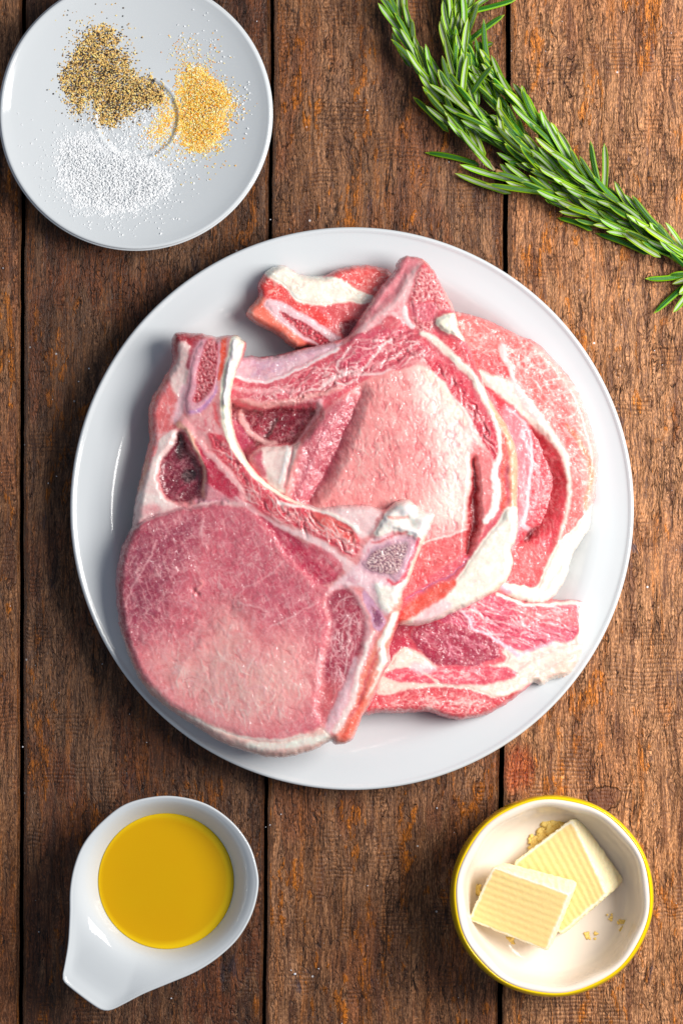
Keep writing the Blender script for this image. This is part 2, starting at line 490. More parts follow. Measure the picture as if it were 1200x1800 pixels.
PC = W(618.5, 894, .021)[:2]
plate_prof = [(0, .0064)] + dense([mm(60, 6.4), mm(200, 6.4), mm(340, 6.5), mm(364, 6.8), mm(378, 7.6), mm(392, 9.4), mm(408, 12.0), mm(422, 13.9), mm(434, 14.8), mm(446, 15.2),
             mm(464, 15.8), mm(482, 16.8), mm(487, 17.4), mm(491, 17.8), mm(494.2, 17.2), mm(494, 16.2), mm(488, 15.0), mm(440, 11.4), mm(405, 7.2), mm(330, 3.2), mm(300, 2.4), mm(290, .3), mm(282, .2), mm(274, 2.4)], 4) + [(0, .003)]
plate = lathe('dinner_plate', plate_prof, M_WHITE, n=256, loc=PC)
tag(plate, 'large round white dinner plate under the four raw pork chops', 'plate', 'white round crockery plates')
_pr = np.array([p for p in plate_prof][:len(plate_prof) // 2])
def plate_z(x, y):
    """height of the plate's top (m) at a world point"""
    r = np.hypot(x - PC[0], y - PC[1])
    i = int(np.argmax([p[1] for p in plate_prof]))
    pp = np.array(plate_prof[:i + 1])
    return np.interp(r, pp[:, 0], pp[:, 1])

SCX = W(238.5, 199.5, .016)[:2]
sp = [(0, .0055)] + dense([mm(30, 5.5), mm(60, 5.5), mm(66, 5.5), mm(69, 5.9), mm(72, 6.7), mm(75.5, 6.9), mm(80, 6.75), mm(110, 7.2), mm(150, 9.2), mm(190, 12.0), mm(215, 14.2), mm(229, 15.8), mm(234, 16.4), mm(237.3, 16.3), mm(238.5, 15.4),
            mm(236, 14.2), mm(180, 8.5), mm(110, 3.2), mm(100, .4), mm(92, .2), mm(86, 2.2)], 4) + [(0, .0025)]
saucer = lathe('saucer', sp, M_WHITE, n=200, loc=SCX)
tag(saucer, 'small white saucer holding pepper, garlic and salt at upper left', 'saucer', 'white round crockery plates')
_si = int(np.argmax([p[1] for p in sp])); _sp = np.array(sp[:_si + 1])
def saucer_z(x, y):
    return np.interp(np.hypot(x - SCX[0], y - SCX[1]), _sp[:, 0], _sp[:, 1])

def loft(name, rings, mat, parent=None, cap_top=None, cap_bot=None):
    """rings: list of Nx3 arrays; caps are centre points"""
    n = len(rings[0]); V = np.concatenate(rings); F4 = []; F3 = []
    i = np.arange(n); j = (i + 1) % n
    for k in range(len(rings) - 1):
        F4.append(np.stack([k * n + i, (k + 1) * n + i, (k + 1) * n + j, k * n + j], -1))
    F4 = np.concatenate(F4)
    if cap_top is not None:
        V = np.concatenate([V, [cap_top]]); c = len(V) - 1
        F3.append(np.stack([np.full(n, c), i, j], -1))
    if cap_bot is not None:
        V = np.concatenate([V, [cap_bot]]); c = len(V) - 1; o = (len(rings) - 1) * n
        F3.append(np.stack([np.full(n, c), o + j, o + i], -1))
    return mesh_np(name, V, F4, np.concatenate(F3) if F3 else None, mat=mat, parent=parent)

def radial(poly, cx, cy, th, z):
    """radius (px) of a closed outline as seen from (cx,cy) at angles th"""
    P = np.asarray(poly) - (cx, cy)
    a = np.arctan2(-P[:, 1], P[:, 0]); r = np.hypot(P[:, 0], P[:, 1])
    o = np.argsort(a); a = a[o]; r = r[o]
    a = np.concatenate([a - 2 * math.pi, a, a + 2 * math.pi]); r = np.tile(r, 3)
    return np.interp(th, a, r)

def ring_px(cx, cy, rad, th, z_mm):
    z = np.broadcast_to(np.asarray(z_mm, float) / 1000.0, th.shape)
    k = S * (1 - z / H)
    return np.stack([(cx + rad * np.cos(th) - 600) * k, (900 - (cy - rad * np.sin(th))) * k, z], -1)

# --- white dish with a flat lip, and the oil in it
z6 = lambda P: [(x / 3.077 + 90, y / 3.077 + 1380) for x, y in P]
dish_out = catmull(z6([(560, 62), (700, 64), (850, 107), (980, 200), (1070, 320), (1113, 450), (1120, 560), (1085, 700), (1010, 830), (900, 935), (780, 1012), (640, 1072), (500, 1130), (400, 1182), (335, 1214), (295, 1221), (255, 1208), (180, 1156), (90, 1085), (66, 1058), (62, 1030), (75, 960), (92, 850), (100, 700), (103, 560), (128, 430), (180, 310), (275, 198), (400, 104)]), 6)
OX, OY = 292, 1549
th = np.linspace(-math.pi, math.pi, 240, endpoint=False)
Ro = radial(dish_out, OX, OY, th, 0)
def dish_ring(d_frac=None, r=None, z=None, shrink=0):
    return ring_px(OX, OY, r, th, z)
rings = []
Rc = 121.0                                   # bowl circle at the oil level
def inner_z(d):                              # height of the inner wall at distance d (px) beyond the oil edge
    return 15.5 + 11.0 * (1 - np.exp(-d / 17.0)) + 0.012 * d
handle = np.clip((Ro - 172) / 60, 0, 1)       # 1 at the lip, 0 round the bowl
for r in (30, 60, 85, 100): rings.append(ring_px(OX, OY, np.full(th.shape, float(r)), th, 5 + 3.0 * (r / 100) ** 3))
rings.append(ring_px(OX, OY, np.full(th.shape, 112.), th, 10.5))
rings.append(ring_px(OX, OY, np.full(th.shape, 118.), th, 13.5))
def rim_prof(t):      # t 0..1 from oil edge to the rim
    d = (Ro - 5 - Rc) * t
    zz = inner_z(d) + 2.6 * sm(t) * (1 - handle) + 1.8 * handle * np.exp(-((t - 1) / .1) ** 2)
    return ring_px(OX, OY, Rc + d, th, zz), zz
for t in (0, .05, .1, .16, .24, .33, .44, .56, .68, .8, .9, .96, 1.0):
    rg, zz = rim_prof(t); rings.append(rg)
zr = zz
rings.append(ring_px(OX, OY, Ro - 2.6, th, zr + .55)); rings.append(ring_px(OX, OY, Ro - .8, th, zr + .35)); rings.append(ring_px(OX, OY, Ro, th, zr - .4))
rings.append(ring_px(OX, OY, Ro - .6, th, zr - 1.8))
zl = zr - 3.4
rings.append(ring_px(OX, OY, Ro - 4, th, zl))
rr = np.minimum(Ro - 12, 152)
rings.append(ring_px(OX, OY, rr, th, np.minimum(zl, 21)))
rings.append(ring_px(OX, OY, np.full(th.shape, 132.), th, 11)); rings.append(ring_px(OX, OY, np.full(th.shape, 105.), th, 2.2)); rings.append(ring_px(OX, OY, np.full(th.shape, 88.), th, .3)); rings.append(ring_px(OX, OY, np.full(th.shape, 82.), th, 1.2))
dish = loft('oil_dish', rings, M_WHITE, cap_top=W(OX, OY, .005), cap_bot=W(OX, OY, .0018))
tag(dish, 'white ceramic dish with a flat pouring handle, at lower left', 'dish')
zo = 14.6
orads = [(16, 0), (32, 0), (48, 0), (64, 0), (80, 0), (94, 0), (104, 0), (110, 0), (114, .02), (117, .05), (119.4, .14)]
orings = [ring_px(OX, OY, np.full(th.shape, float(r)), th, zo + dz) for r, dz in orads]
orings += [ring_px(OX, OY, np.full(th.shape, 117.), th, 12.6), ring_px(OX, OY, np.full(th.shape, 108.), th, 9.6), ring_px(OX, OY, np.full(th.shape, 90.), th, 7.6)]
deep = lin((210, 158, 0)); thin = lin((234, 194, 14))
ocol = []
for i in range(len(orings)):          # the oil looks paler where it is shallow, over the sloping side of the cup
    r = orads[i][0] if i < len(orads) else 118
    for t in th:
        x = r * math.cos(t); y = r * math.sin(t)
        q = math.hypot(x + 5, y - 1)
        f_ = float(sm(np.array((q - 106) / 10.)))
        ocol.append(deep * (1 - f_) + thin * f_)
oil = loft('olive_oil', orings, M_OIL, cap_top=W(OX, OY, zo / 1000), cap_bot=W(OX, OY, .0062))
ocol += [deep, deep]
_a = oil.data.color_attributes.new('Col', 'FLOAT_COLOR', 'POINT')
_a.data.foreach_set('color', np.concatenate([np.array(ocol), np.ones((len(ocol), 1))], 1).astype(np.float32).ravel())
tag(oil, 'golden yellow olive oil filling the white handled dish', 'oil')

# --- yellow ramekin, white inside with ten soft facets
BX, BY = 971.0, 1575.5
th2 = np.linspace(-math.pi, math.pi, 240, endpoint=False)
fac = 1 - 0.0055 * np.cos(10 * (th2 - .12)) - .002 * np.cos(5 * th2)
bowl = empty('ramekin', W(BX, BY, 0))
tag(bowl, 'small round bowl, yellow outside and white inside, at lower right', 'bowl')
zc = lambda r, z, f=1.0: ring_px(BX, BY, r * (1 + (fac - 1) * f), th2, z)
yc = lambda r, z, f=0.3: ring_px(BX + (966 - BX) * (38 - z) / 18., BY + (1574 - BY) * (38 - z) / 18., r * (1 + (fac - 1) * f), th2, z)
ins = [zc(30, 13, 0), zc(70, 13, 0), zc(100, 13.3, 0), zc(120, 14.4, .2), zc(134, 16.5, .4), zc(143, 20, .6), zc(148.5, 24.5, .8), zc(152, 29, 1.6), zc(155, 33, 2), zc(158, 36, 1.8), zc(162, 37.6, 1.4), zc(166, 38.2, 1), zc(169.4, 38.0, .8), zc(170.6, 37.2, .6)]
ins += [zc(167, 35.4, .5), zc(160, 33, .3), zc(154, 25, .3), zc(148, 15, .2), zc(135, 7, .1), zc(120, 4.5, 0)]
loft('inner_wall', ins, M_CREAM, bowl, cap_top=W(BX, BY, .013), cap_bot=W(BX, BY, .0045))
outr = [zc(169.6, 37.1, .6), zc(170.8, 37.9, .6), zc(172.4, 38.0, .5), zc(174.4, 37.2, .5), zc(176.2, 35.6, .4), zc(177.2, 33.2, .3)]
cxy = lambda z: (BX - 2.0 - (31 - z) * .12, BY - .7)
for r, z in ((178, 27), (177.8, 22), (176, 15), (171, 9), (160, 4), (146, 1.2), (136, .3), (128, .3), (124, 1.5)):
    x, y = cxy(z); outr.append(ring_px(x, y, np.full(th2.shape, float(r)), th2, z))
outr.append(zc(110, 3.2, 0)); outr.append(zc(60, 3.2, 0))
loft('outer_wall', outr, M_YELLOW, bowl, cap_bot=W(BX, BY, .0032))

# ------------------------------------------------------------------ butter
z7 = lambda x, y: (x / 3.0 + 770, y / 3.0 + 1380)
def butter(name, top, bot, label, rib_axis, nrib, seed, flat=0.0):
    """top/bot: four (zoom x, zoom y, z mm) corners in the same order; a ribbed, slightly torn slab"""
    n = 56
    T = np.array([W(*z7(x, y), z / 1000.) for x, y, z in top]); B = np.array([W(*z7(x, y), z / 1000.) for x, y, z in bot])
    us = np.linspace(0, 1, n); U, Vv = np.meshgrid(us, us)
    def face(c00, c10, c11, c01):
        return ((1 - U)[..., None] * (1 - Vv)[..., None] * c00 + U[..., None] * (1 - Vv)[..., None] * c10 + U[..., None] * Vv[..., None] * c11 + (1 - U)[..., None] * Vv[..., None] * c01)
    faces = [(T[0], T[1], T[2], T[3], 'top'), (B[3], B[2], B[1], B[0], 'bot')]
    for i in range(4):
        j = (i + 1) % 4
        faces.append((T[j], T[i], B[i], B[j], 'side'))
    VV = []; FF = []; CC = []
    ctr = (T.mean(0) + B.mean(0)) / 2
    up = np.cross(T[1] - T[0], T[3] - T[0]); up /= np.linalg.norm(up)
    if up[2] < 0: up = -up
    for fi, (a, b, c, d, kind) in enumerate(faces):
        P = face(a, b, c, d)
        e = np.minimum(np.minimum(U, 1 - U), np.minimum(Vv, 1 - Vv))
        # soften edges and corners: squeeze toward the centre
        ex = np.minimum(U, 1 - U); ey = np.minimum(Vv, 1 - Vv)
        rnd = np.exp(-ex / .032) * .5 + np.exp(-ey / .032) * .5
        P = P + (ctr - P) * (0.065 * rnd)[..., None]
        nx = P[..., 0] * 1000; ny = P[..., 1] * 1000 + P[..., 2] * 700
        base = lin((253, 221, 150)) * np.ones(P.shape)
        if kind == 'top':
            r = U if rib_axis == 0 else Vv
            wob = .006 * fbm(U * 3, Vv * 3, seed, 2)
            ph = (r + wob) * nrib * 2 * math.pi
            amp = sm(e / .05) * (1 - flat * sm((Vv if rib_axis == 0 else U) * 1.0))
            hgt = (.00010 * np.cos(ph) + .00010 * fbm(nx * .5, ny * .5, seed + 3, 3)) * (.25 + .75 * amp)
            P = P + up * hgt[..., None]
            wv = (.5 - .5 * np.cos(ph)) * (.3 + .7 * amp)
            base = base * (1 - .10 * wv[..., None]) + lin((252, 214, 146)) * (.12 * wv[..., None])
            pale = sm((.045 + .03 * fbm(U * 7, Vv * 7, seed + 5, 3) - e) / .03)
            base = base * (1 - pale[..., None]) + lin((255, 247, 224)) * pale[..., None]
        elif kind == 'side':
            rough = .0009 * fbm(nx * .55, ny * .8, seed + 8 + fi, 4) * sm(e / .02)
            nn = np.cross(b - a, d - a); nn /= np.linalg.norm(nn)
            P = P + nn * rough[..., None]
            base = lin((253, 238, 196)) * np.ones(P.shape) * (1 + .10 * fbm(nx * .4, ny * .4, seed + 9, 3))[..., None]
        o = len(VV) and sum(len(v) for v in VV)
        VV.append(P.reshape(-1, 3)); CC.append(base.reshape(-1, 3))
        idx = np.arange(n * n).reshape(n, n) + (o or 0)
        FF.append(np.stack([idx[:-1, :-1], idx[1:, :-1], idx[1:, 1:], idx[:-1, 1:]], -1).reshape(-1, 4))
    ob = mesh_np(name, np.concatenate(VV), np.concatenate(FF), mat=M_BUTTER, color=np.clip(np.concatenate(CC), 0, 1))
    import bmesh
    bm = bmesh.new(); bm.from_mesh(ob.data); bmesh.ops.remove_doubles(bm, verts=bm.verts, dist=.00018); bmesh.ops.recalc_face_normals(bm, faces=bm.faces); bm.to_mesh(ob.data); bm.free()
    tag(ob, label, 'butter', 'butter pats in the yellow bowl')
    return ob
# rear pat: top face corners, clockwise from the upper left
butter('butter_pat', [(388, 412, 19.5), (705, 172, 25), (895, 580, 26), (640, 798, 19.5)], [(410, 405, 13.5), (745, 165, 15), (985, 500, 16), (662, 785, 13.5)],
       'ribbed butter pat lying underneath, nearer the yellow rim', 0, 10.5, 3)
butter('butter_pat', [(285, 425, 33), (702, 575, 36), (575, 882, 29), (152, 712, 25)], [(345, 405, 22), (738, 505, 25), (606, 825, 18), (215, 675, 16)],
       'ribbed butter pat resting on top of the other pat', 1, 9.5, 17, .6)
# crumbs and smears of butter
def blobs(name, items, mat, seed, label, cat):
    """lumpy little pieces, one stuff object; items = (px, py, z mm, size px, squash, color)"""
    rg = np.random.default_rng(seed); VV = []; F = []; CC = []
    a = np.array([(1, 0, 0), (-1, 0, 0), (0, 1, 0), (0, -1, 0), (0, 0, 1), (0, 0, -1)], float)
    t = (1 + 5 ** .5) / 2
    ico = np.array([(-1, t, 0), (1, t, 0), (-1, -t, 0), (1, -t, 0), (0, -1, t), (0, 1, t), (0, -1, -t), (0, 1, -t), (t, 0, -1), (t, 0, 1), (-t, 0, -1), (-t, 0, 1)]) / 1.9
    icf = np.array([(0, 11, 5), (0, 5, 1), (0, 1, 7), (0, 7, 10), (0, 10, 11), (1, 5, 9), (5, 11, 4), (11, 10, 2), (10, 7, 6), (7, 1, 8), (3, 9, 4), (3, 4, 2), (3, 2, 6), (3, 6, 8), (3, 8, 9), (4, 9, 5), (2, 4, 11), (6, 2, 10), (8, 6, 7), (9, 8, 1)])
    nn_ = np.cross(ico[icf[:, 1]] - ico[icf[:, 0]], ico[icf[:, 2]] - ico[icf[:, 0]]); fl_ = (nn_ * ico[icf].mean(1)).sum(1) < 0
    icf[fl_] = icf[fl_][:, ::-1]
    for k, (px, py, z, s, q, c) in enumerate(items):
        v = ico * rg.uniform(.6, 1.25, (12, 1)) * np.array([rg.uniform(.6, 1.4), rg.uniform(.6, 1.4), q])
        an = rg.uniform(0, 6.28); rot = np.array([[math.cos(an), -math.sin(an), 0], [math.sin(an), math.cos(an), 0], [0, 0, 1]])
        v = v @ rot.T * (s * S / 2)
        VV.append(v + W(px, py, z / 1000)); F.append(icf + 12 * k); CC.append(np.tile(c, (12, 1)))
    o = mesh_np(name, np.concatenate(VV), None, np.concatenate(F), mat=mat, color=np.concatenate(CC), smooth=True)
    tag(o, label, cat, kind='stuff'); return o
it = []
rg = np.random.default_rng(5)
yb = lin((255, 222, 128)); pb = lin((246, 228, 190))
def smear(x, y, r, n, z, c, s=(2, 6)):
    for _ in range(n):
        px, py = z7(x + rg.normal(0, r), y + rg.normal(0, r)); it.append((px, py, z, rg.uniform(*s), .25, c))
smear(610, 200, 24, 60, 16, yb, (7, 16)); smear(505, 305, 20, 34, 14.6, yb, (5, 13)); smear(565, 255, 22, 40, 15, yb, (6, 14))
smear(215, 315, 9, 10, 18, pb, (2, 6)); smear(350, 850, 10, 30, 13.6, yb, (7, 15)); smear(375, 825, 12, 24, 13.6, yb, (7, 14)); smear(190, 560, 14, 34, 17, yb, (5, 11)); smear(300, 345, 5, 3, 13.4, lin((240, 196, 130)), (2, 4))
smear(900, 865, 20, 40, 14, yb, (3, 8)); smear(850, 815, 14, 20, 13.6, yb, (3, 8)); smear(785, 795, 8, 10, 13.4, yb, (4, 8)); smear(965, 720, 7, 16, 16.5, yb, (3, 7)); smear(965, 760, 6, 12, 16.5, yb, (3, 6)); smear(910, 700, 10, 8, 14.4, yb, (2, 5))
blobs('butter_crumbs', it, M_GARLIC, 3, 'yellow butter smears and crumbs inside the yellow bowl', 'butter crumbs')

# ------------------------------------------------------------------ seasonings on the saucer
def grains(name, poly, n, layers, size, cols, weights, mat, label, cat, scatter=(), seed=1, thick=1.2, cube=False, gain=1.0):
    rg = np.random.default_rng(seed)
    P = np.array([(x / 2.449, y / 2.449) for x, y in poly])
    Pc = catmull(P, 3)
    lo = P.min(0) - 6; hi = P.max(0) + 6
    c = rg.uniform(lo, hi, (n * 4, 2))
    s = poly_sdf(Pc, c[:, 0], c[:, 1]) + 15 * fbm(c[:, 0] / 16, c[:, 1] / 16, seed, 3)
    p = rg.uniform(0, 1, len(c)) < np.where(s < 0, 1, np.exp(-s / 6.0) * .5)
    dens = sm((.62 + .6 * fbm(c[:, 0] / 22, c[:, 1] / 22, seed + 4, 2)) * 1.3)
    p &= rg.uniform(0, 1, len(c)) < dens * .75 + .25
    c = c[p][:n]; s = s[p][:n]
    lift = np.clip(-s / 26, 0, 1) * thick * rg.uniform(0, 1, len(s))
    for (cx, cy, rr, m) in scatter:
        q = rg.normal(0, rr / 2.449, (m, 2)) + (cx / 2.449, cy / 2.449)
        c = np.concatenate([c, q]); lift = np.concatenate([lift, np.zeros(m)])
    kp = np.hypot(c[:, 0] - 238.5, c[:, 1] - 199.5) < 222; c = c[kp]; lift = lift[kp]
    xy = np.array([W(a, b, .008)[:2] for a, b in c])
    z = saucer_z(xy[:, 0], xy[:, 1]) + lift / 1000.
    if cube:
        g = np.array([(x, y, zz) for x in (-1, 1) for y in (-1, 1) for zz in (-1, 1)], float) * .62
        f = np.array([(0, 1, 3), (0, 3, 2), (4, 6, 7), (4, 7, 5), (0, 4, 5), (0, 5, 1), (2, 3, 7), (2, 7, 6), (0, 2, 6), (0, 6, 4), (1, 5, 7), (1, 7, 3)])
    else:
        g = np.array([(1, 0, 0), (-1, 0, 0), (0, 1, 0), (0, -1, 0), (0, 0, 1), (0, 0, -1)], float)
        f = np.array([(0, 2, 4), (2, 1, 4), (1, 3, 4), (3, 0, 4), (2, 0, 5), (1, 2, 5), (3, 1, 5), (0, 3, 5)])
    N = len(c); k = len(g)
    jit = rg.uniform(.55, 1.35, (N, k, 1)); sc = (rg.uniform(size[0], size[1], N) * S / 2)[:, None, None]
    a = rg.uniform(0, 6.28, (N, 3))
    def rot(axis, t):
        c_, s_ = np.cos(t), np.sin(t); Rm = np.zeros((N, 3, 3)); i, j = [(1, 2), (0, 2), (0, 1)][axis]
        Rm[:, axis, axis] = 1; Rm[:, i, i] = c_; Rm[:, j, j] = c_; Rm[:, i, j] = -s_; Rm[:, j, i] = s_; return Rm
    Rm = rot(0, a[:, 0]) @ rot(1, a[:, 1]) @ rot(2, a[:, 2])
    v = (g[None] * jit * sc) @ Rm.transpose(0, 2, 1)
    v[..., 2] *= .55
    v += np.concatenate([xy, z[:, None] + S * size[0] * .25], 1)[:, None]
    F = (f[None] + (np.arange(N) * k)[:, None, None]).reshape(-1, 3)
    ci = rg.choice(len(cols), N, p=np.array(weights) / sum(weights))
    C = lin(cols)[ci] * rg.uniform(.8, 1.15, (N, 1)) * gain
    o = mesh_np(name, v.reshape(-1, 3), None, F, mat=mat, color=np.clip(np.repeat(C, k, 0), 0, 1), smooth=False)
    tag(o, label, cat, kind='stuff'); return o
grains('ground_pepper', [(262, 345), (300, 280), (335, 215), (385, 150), (450, 118), (500, 160), (495, 205), (545, 240), (560, 300), (600, 330), (665, 355), (700, 410), (680, 445), (600, 455), (545, 490), (450, 535), (415, 490), (400, 420), (340, 480), (300, 430)],
       8000, 3, (2.0, 3.9), [(222, 186, 112), (178, 140, 80), (84, 62, 42), (34, 28, 26), (222, 196, 134)], [34, 22, 17, 18, 9], M_PEPPER, 'heap of coarse ground black pepper on the saucer', 'pepper',
       ((400, 200, 65, 130), (540, 200, 40, 40), (480, 450, 60, 130), (330, 120, 50, 24), (640, 420, 34, 60), (280, 380, 35, 40), (500, 60, 60, 14), (620, 540, 50, 14)), seed=21, gain=1.45)
grains('garlic_powder', [(790, 290), (850, 285), (900, 330), (960, 380), (1002, 430), (975, 490), (955, 580), (900, 640), (840, 645), (790, 610), (760, 530), (765, 460), (775, 400), (790, 340)],
       9500, 3, (1.7, 3.6), [(252, 206, 110), (244, 176, 50), (252, 226, 176), (226, 146, 40)], [36, 30, 24, 10], M_GARLIC, 'mound of golden granulated garlic on the saucer', 'garlic powder',
       ((800, 240, 45, 120), (760, 640, 45, 90), (900, 660, 50, 70), (1010, 470, 40, 110), (690, 560, 28, 420), (715, 500, 22, 330), (700, 430, 26, 160), (650, 600, 40, 70), (880, 270, 50, 60)), seed=31, gain=1.25)
grains('coarse_salt', [(250, 640), (300, 590), (390, 580), (440, 630), (520, 650), (620, 680), (690, 720), (740, 780), (700, 850), (620, 890), (520, 925), (420, 910), (330, 880), (290, 820), (245, 720)],
       5200, 2, (1.7, 4.2), [(255, 255, 255)], [1], M_SALT, 'scattered coarse white salt on the saucer', 'salt',
       ((480, 760, 135, 1500), (560, 620, 80, 420), (330, 560, 50, 60), (780, 700, 60, 60), (850, 220, 70, 70), (1000, 450, 40, 60), (900, 560, 80, 60), (620, 520, 50, 90)), seed=41, cube=True, thick=.8)

# salt specks fallen on the boards
rg = np.random.default_rng(77); it = []
while len(it) < 75:
    x, y = rg.uniform(0, 1200), rg.uniform(0, 1800)
    if math.hypot(x - 618, y - 894) < 500 or math.hypot(x - 238, y - 200) < 245 or math.hypot(x - OX, y - OY) < 190 or math.hypot(x - 966, y - 1575) < 182: continue
    it.append((x, y, .3, rg.uniform(1.2, 2.6) if rg.random() < .93 else rg.uniform(2.6, 4), .6, lin((225, 225, 232))))
blobs('salt_specks', it, M_GARLIC, 9, 'white specks of salt strewn over the wooden boards', 'salt specks')
# ------------------------------------------------------------------ raw pork chops
def zz(sx, ox, oy):
    return lambda P: [(x / sx + ox, y / sx + oy) for x, y in P]
z1 = zz(2.4, 190, 560); z2 = zz(2.0, 190, 860); z3 = zz(2.2222, 400, 430); z4 = zz(2.609, 640, 800); z5 = zz(3.215, 780, 520)
zb = zz(5.0, 240, 570); zr_ = zz(5.217, 560, 860)

MUS = (208, 92, 108); DEEP = (158, 34, 62); SALMON = (226, 122, 116); FATC = (238, 214, 200); FATW = (246, 230, 216); CREAM = (242, 222, 190)
LILAC_ = (208, 168, 196); MARROW = (196, 66, 84); ORANGE = (228, 104, 82); MAUVE = (186, 92, 118)

class Field:
    def __init__(s, outline, seed, step=1.7, base=MUS, smooth=3, rag=2.2):
        s.step = step; s.seed = seed
        P = catmull(outline, smooth); s.outline = P
        lo = P.min(0) - 12; hi = P.max(0) + 12
        s.x0, s.y0 = lo
        s.xs = np.arange(lo[0], hi[0], step); s.ys = np.arange(lo[1], hi[1], step)
        s.X, s.Y = np.meshgrid(s.xs, s.ys)
        X, Y = s.X, s.Y
        s.wx = 5.0 * fbm(X / 34, Y / 34, seed, 3) + 1.6 * fbm(X / 9, Y / 9, seed + 5, 2)
        s.wy = 5.0 * fbm(X / 34, Y / 34, seed + 11, 3) + 1.6 * fbm(X / 9, Y / 9, seed + 15, 2)
        s.sdf = s.shape(P, warp=0) + rag * fbm(X / 16, Y / 16, seed + 40, 3)
        s.col = np.ones(X.shape + (3,)) * lin(base)
        s.h = np.zeros(X.shape); s.wet = np.zeros(X.shape)
        s.fine = fbm(X / 7, Y / 7, seed + 60, 3); s.mid = fbm(X / 28, Y / 28, seed + 61, 3)
    def win(s, P, m):
        P = np.asarray(P)
        i0 = max(0, int((P[:, 0].min() - m - s.x0) / s.step)); i1 = min(len(s.xs), int((P[:, 0].max() + m - s.x0) / s.step) + 2)
        j0 = max(0, int((P[:, 1].min() - m - s.y0) / s.step)); j1 = min(len(s.ys), int((P[:, 1].max() + m - s.y0) / s.step) + 2)
        return slice(j0, max(j1, j0 + 1)), slice(i0, max(i1, i0 + 1))
    def shape(s, P, w=None, warp=1.0, m=26):
        out = np.full(s.X.shape, 200.0)
        P = np.asarray(P, float)
        W_ = s.win(P, m + (0 if w is None else max(w)))
        X = s.X[W_] + (s.wx[W_] * warp if warp else 0); Y = s.Y[W_] + (s.wy[W_] * warp if warp else 0)
        out[W_] = poly_sdf(P, X, Y) if w is None else line_sdf(P, w, X, Y)
        return out
    # --- painting and relief
    def paint(s, d, c, soft=3.5, amt=1.0, var=.12):
        soft = soft * (.72 if soft < 9 else 1); m = sm(.5 - d / (2 * soft)) * amt
        cc = lin(c) * (1 + var * s.mid + .5 * var * s.fine)[..., None]
        s.col = s.col * (1 - m[..., None]) + cc * m[..., None]
        return m
    def raise_(s, d, mm_, soft=8):
        s.h += mm_ * sm(.5 - d / (2 * soft))
    def poly(s, P, c, soft=3.5, amt=1.0, up=0.0, usoft=8, warp=1.0, sm_=3, var=.12):
        P = catmull(P, sm_); d = s.shape(P, warp=warp)
        s.paint(d, c, soft, amt, var)
        if up: s.raise_(d, up * (.6 if 0 < up < 1.8 else 1), usoft)
        return d
    def line(s, P, w, c=None, soft=2.5, amt=1.0, up=0.0, usoft=None, warp=1.0):
        P = catmull(P, 3, False)
        if np.isscalar(w): w = np.full(len(P), float(w))
        else: w = np.interp(np.linspace(0, 1, len(P)), np.linspace(0, 1, len(w)), w)
        d = s.shape(P, w / 2, warp=warp)
        if c is not None: s.paint(d, c, soft, amt)
        if up: s.raise_(d, up * (.55 if up > 0 else 1), usoft or max(w) / 2 + 2)
        return d
    def dome(s, x, y, rx, ry, mm_, ang=0):
        dx = s.X - x; dy = s.Y - y; c, n = math.cos(ang), math.sin(ang)
        u = (dx * c + dy * n) / rx; v = (-dx * n + dy * c) / ry
        s.h += mm_ * np.exp(-(u * u + v * v))
    def marble(s, d, c=(238, 190, 190), amt=.6, sx=34., sy=34., width=.05, ang=0., seed=0, soft=6, thr=.0, up=.12):
        """thin wandering pale veins inside the shape d"""
        ca, sa = math.cos(ang), math.sin(ang)
        X = s.X + 2.4 * s.wx; Y = s.Y + 2.4 * s.wy
        u = (X * ca + Y * sa) / sx; v = (-X * sa + Y * ca) / sy
        n = fbm(u, v, s.seed + 100 + seed, 3)
        mk = sm((fbm(X / 60, Y / 60, s.seed + 130 + seed, 2) - thr + .25) * 2.2)
        l = np.exp(-(n / width) ** 2) * mk * sm(.5 - (d + soft) / (2 * soft)) * amt
        s.col = s.col * (1 - l[..., None]) + lin(c) * l[..., None]
        s.h += up * l
    def cobble(s, d, mm_=.5, size=14., seed=0, dark=.35, soft=8):
        X = s.X + 1.6 * s.wx; Y = s.Y + 1.6 * s.wy
        n = fbm(X / (size * .7), Y / (size * 1.7), s.seed + 200 + seed, 3)
        mm_ = mm_ * .34
        k = np.exp(-(n / .075) ** 2) * sm(fbm(X / 45, Y / 45, s.seed + 210 + seed, 2) * 1.6 + .6) * sm(.5 - (d + soft) / (2 * soft))
        s.h -= mm_ * k
        s.col = s.col * (1 - dark * k[..., None]) + s.col * lin((205, 60, 76)) / lin((235, 120, 120)) * (dark * k[..., None])
    def fibre(s, d, ang, mm_=.18, amt=.25, c=(245, 190, 186), size=5., seed=0):
        ca, sa = math.cos(ang), math.sin(ang)
        X = s.X + 1.3 * s.wx; Y = s.Y + 1.3 * s.wy
        n = fbm((X * ca + Y * sa) / (size * 7), (-X * sa + Y * ca) / size, s.seed + 300 + seed, 3)
        m = sm(.5 - (d + 4) / 8)
        s.h += mm_ * .6 * n * m
        k = sm(n * 1.6) * m * min(.8, amt * 1.35)
        s.col = s.col * (1 - k[..., None]) + lin(c) * k[..., None]
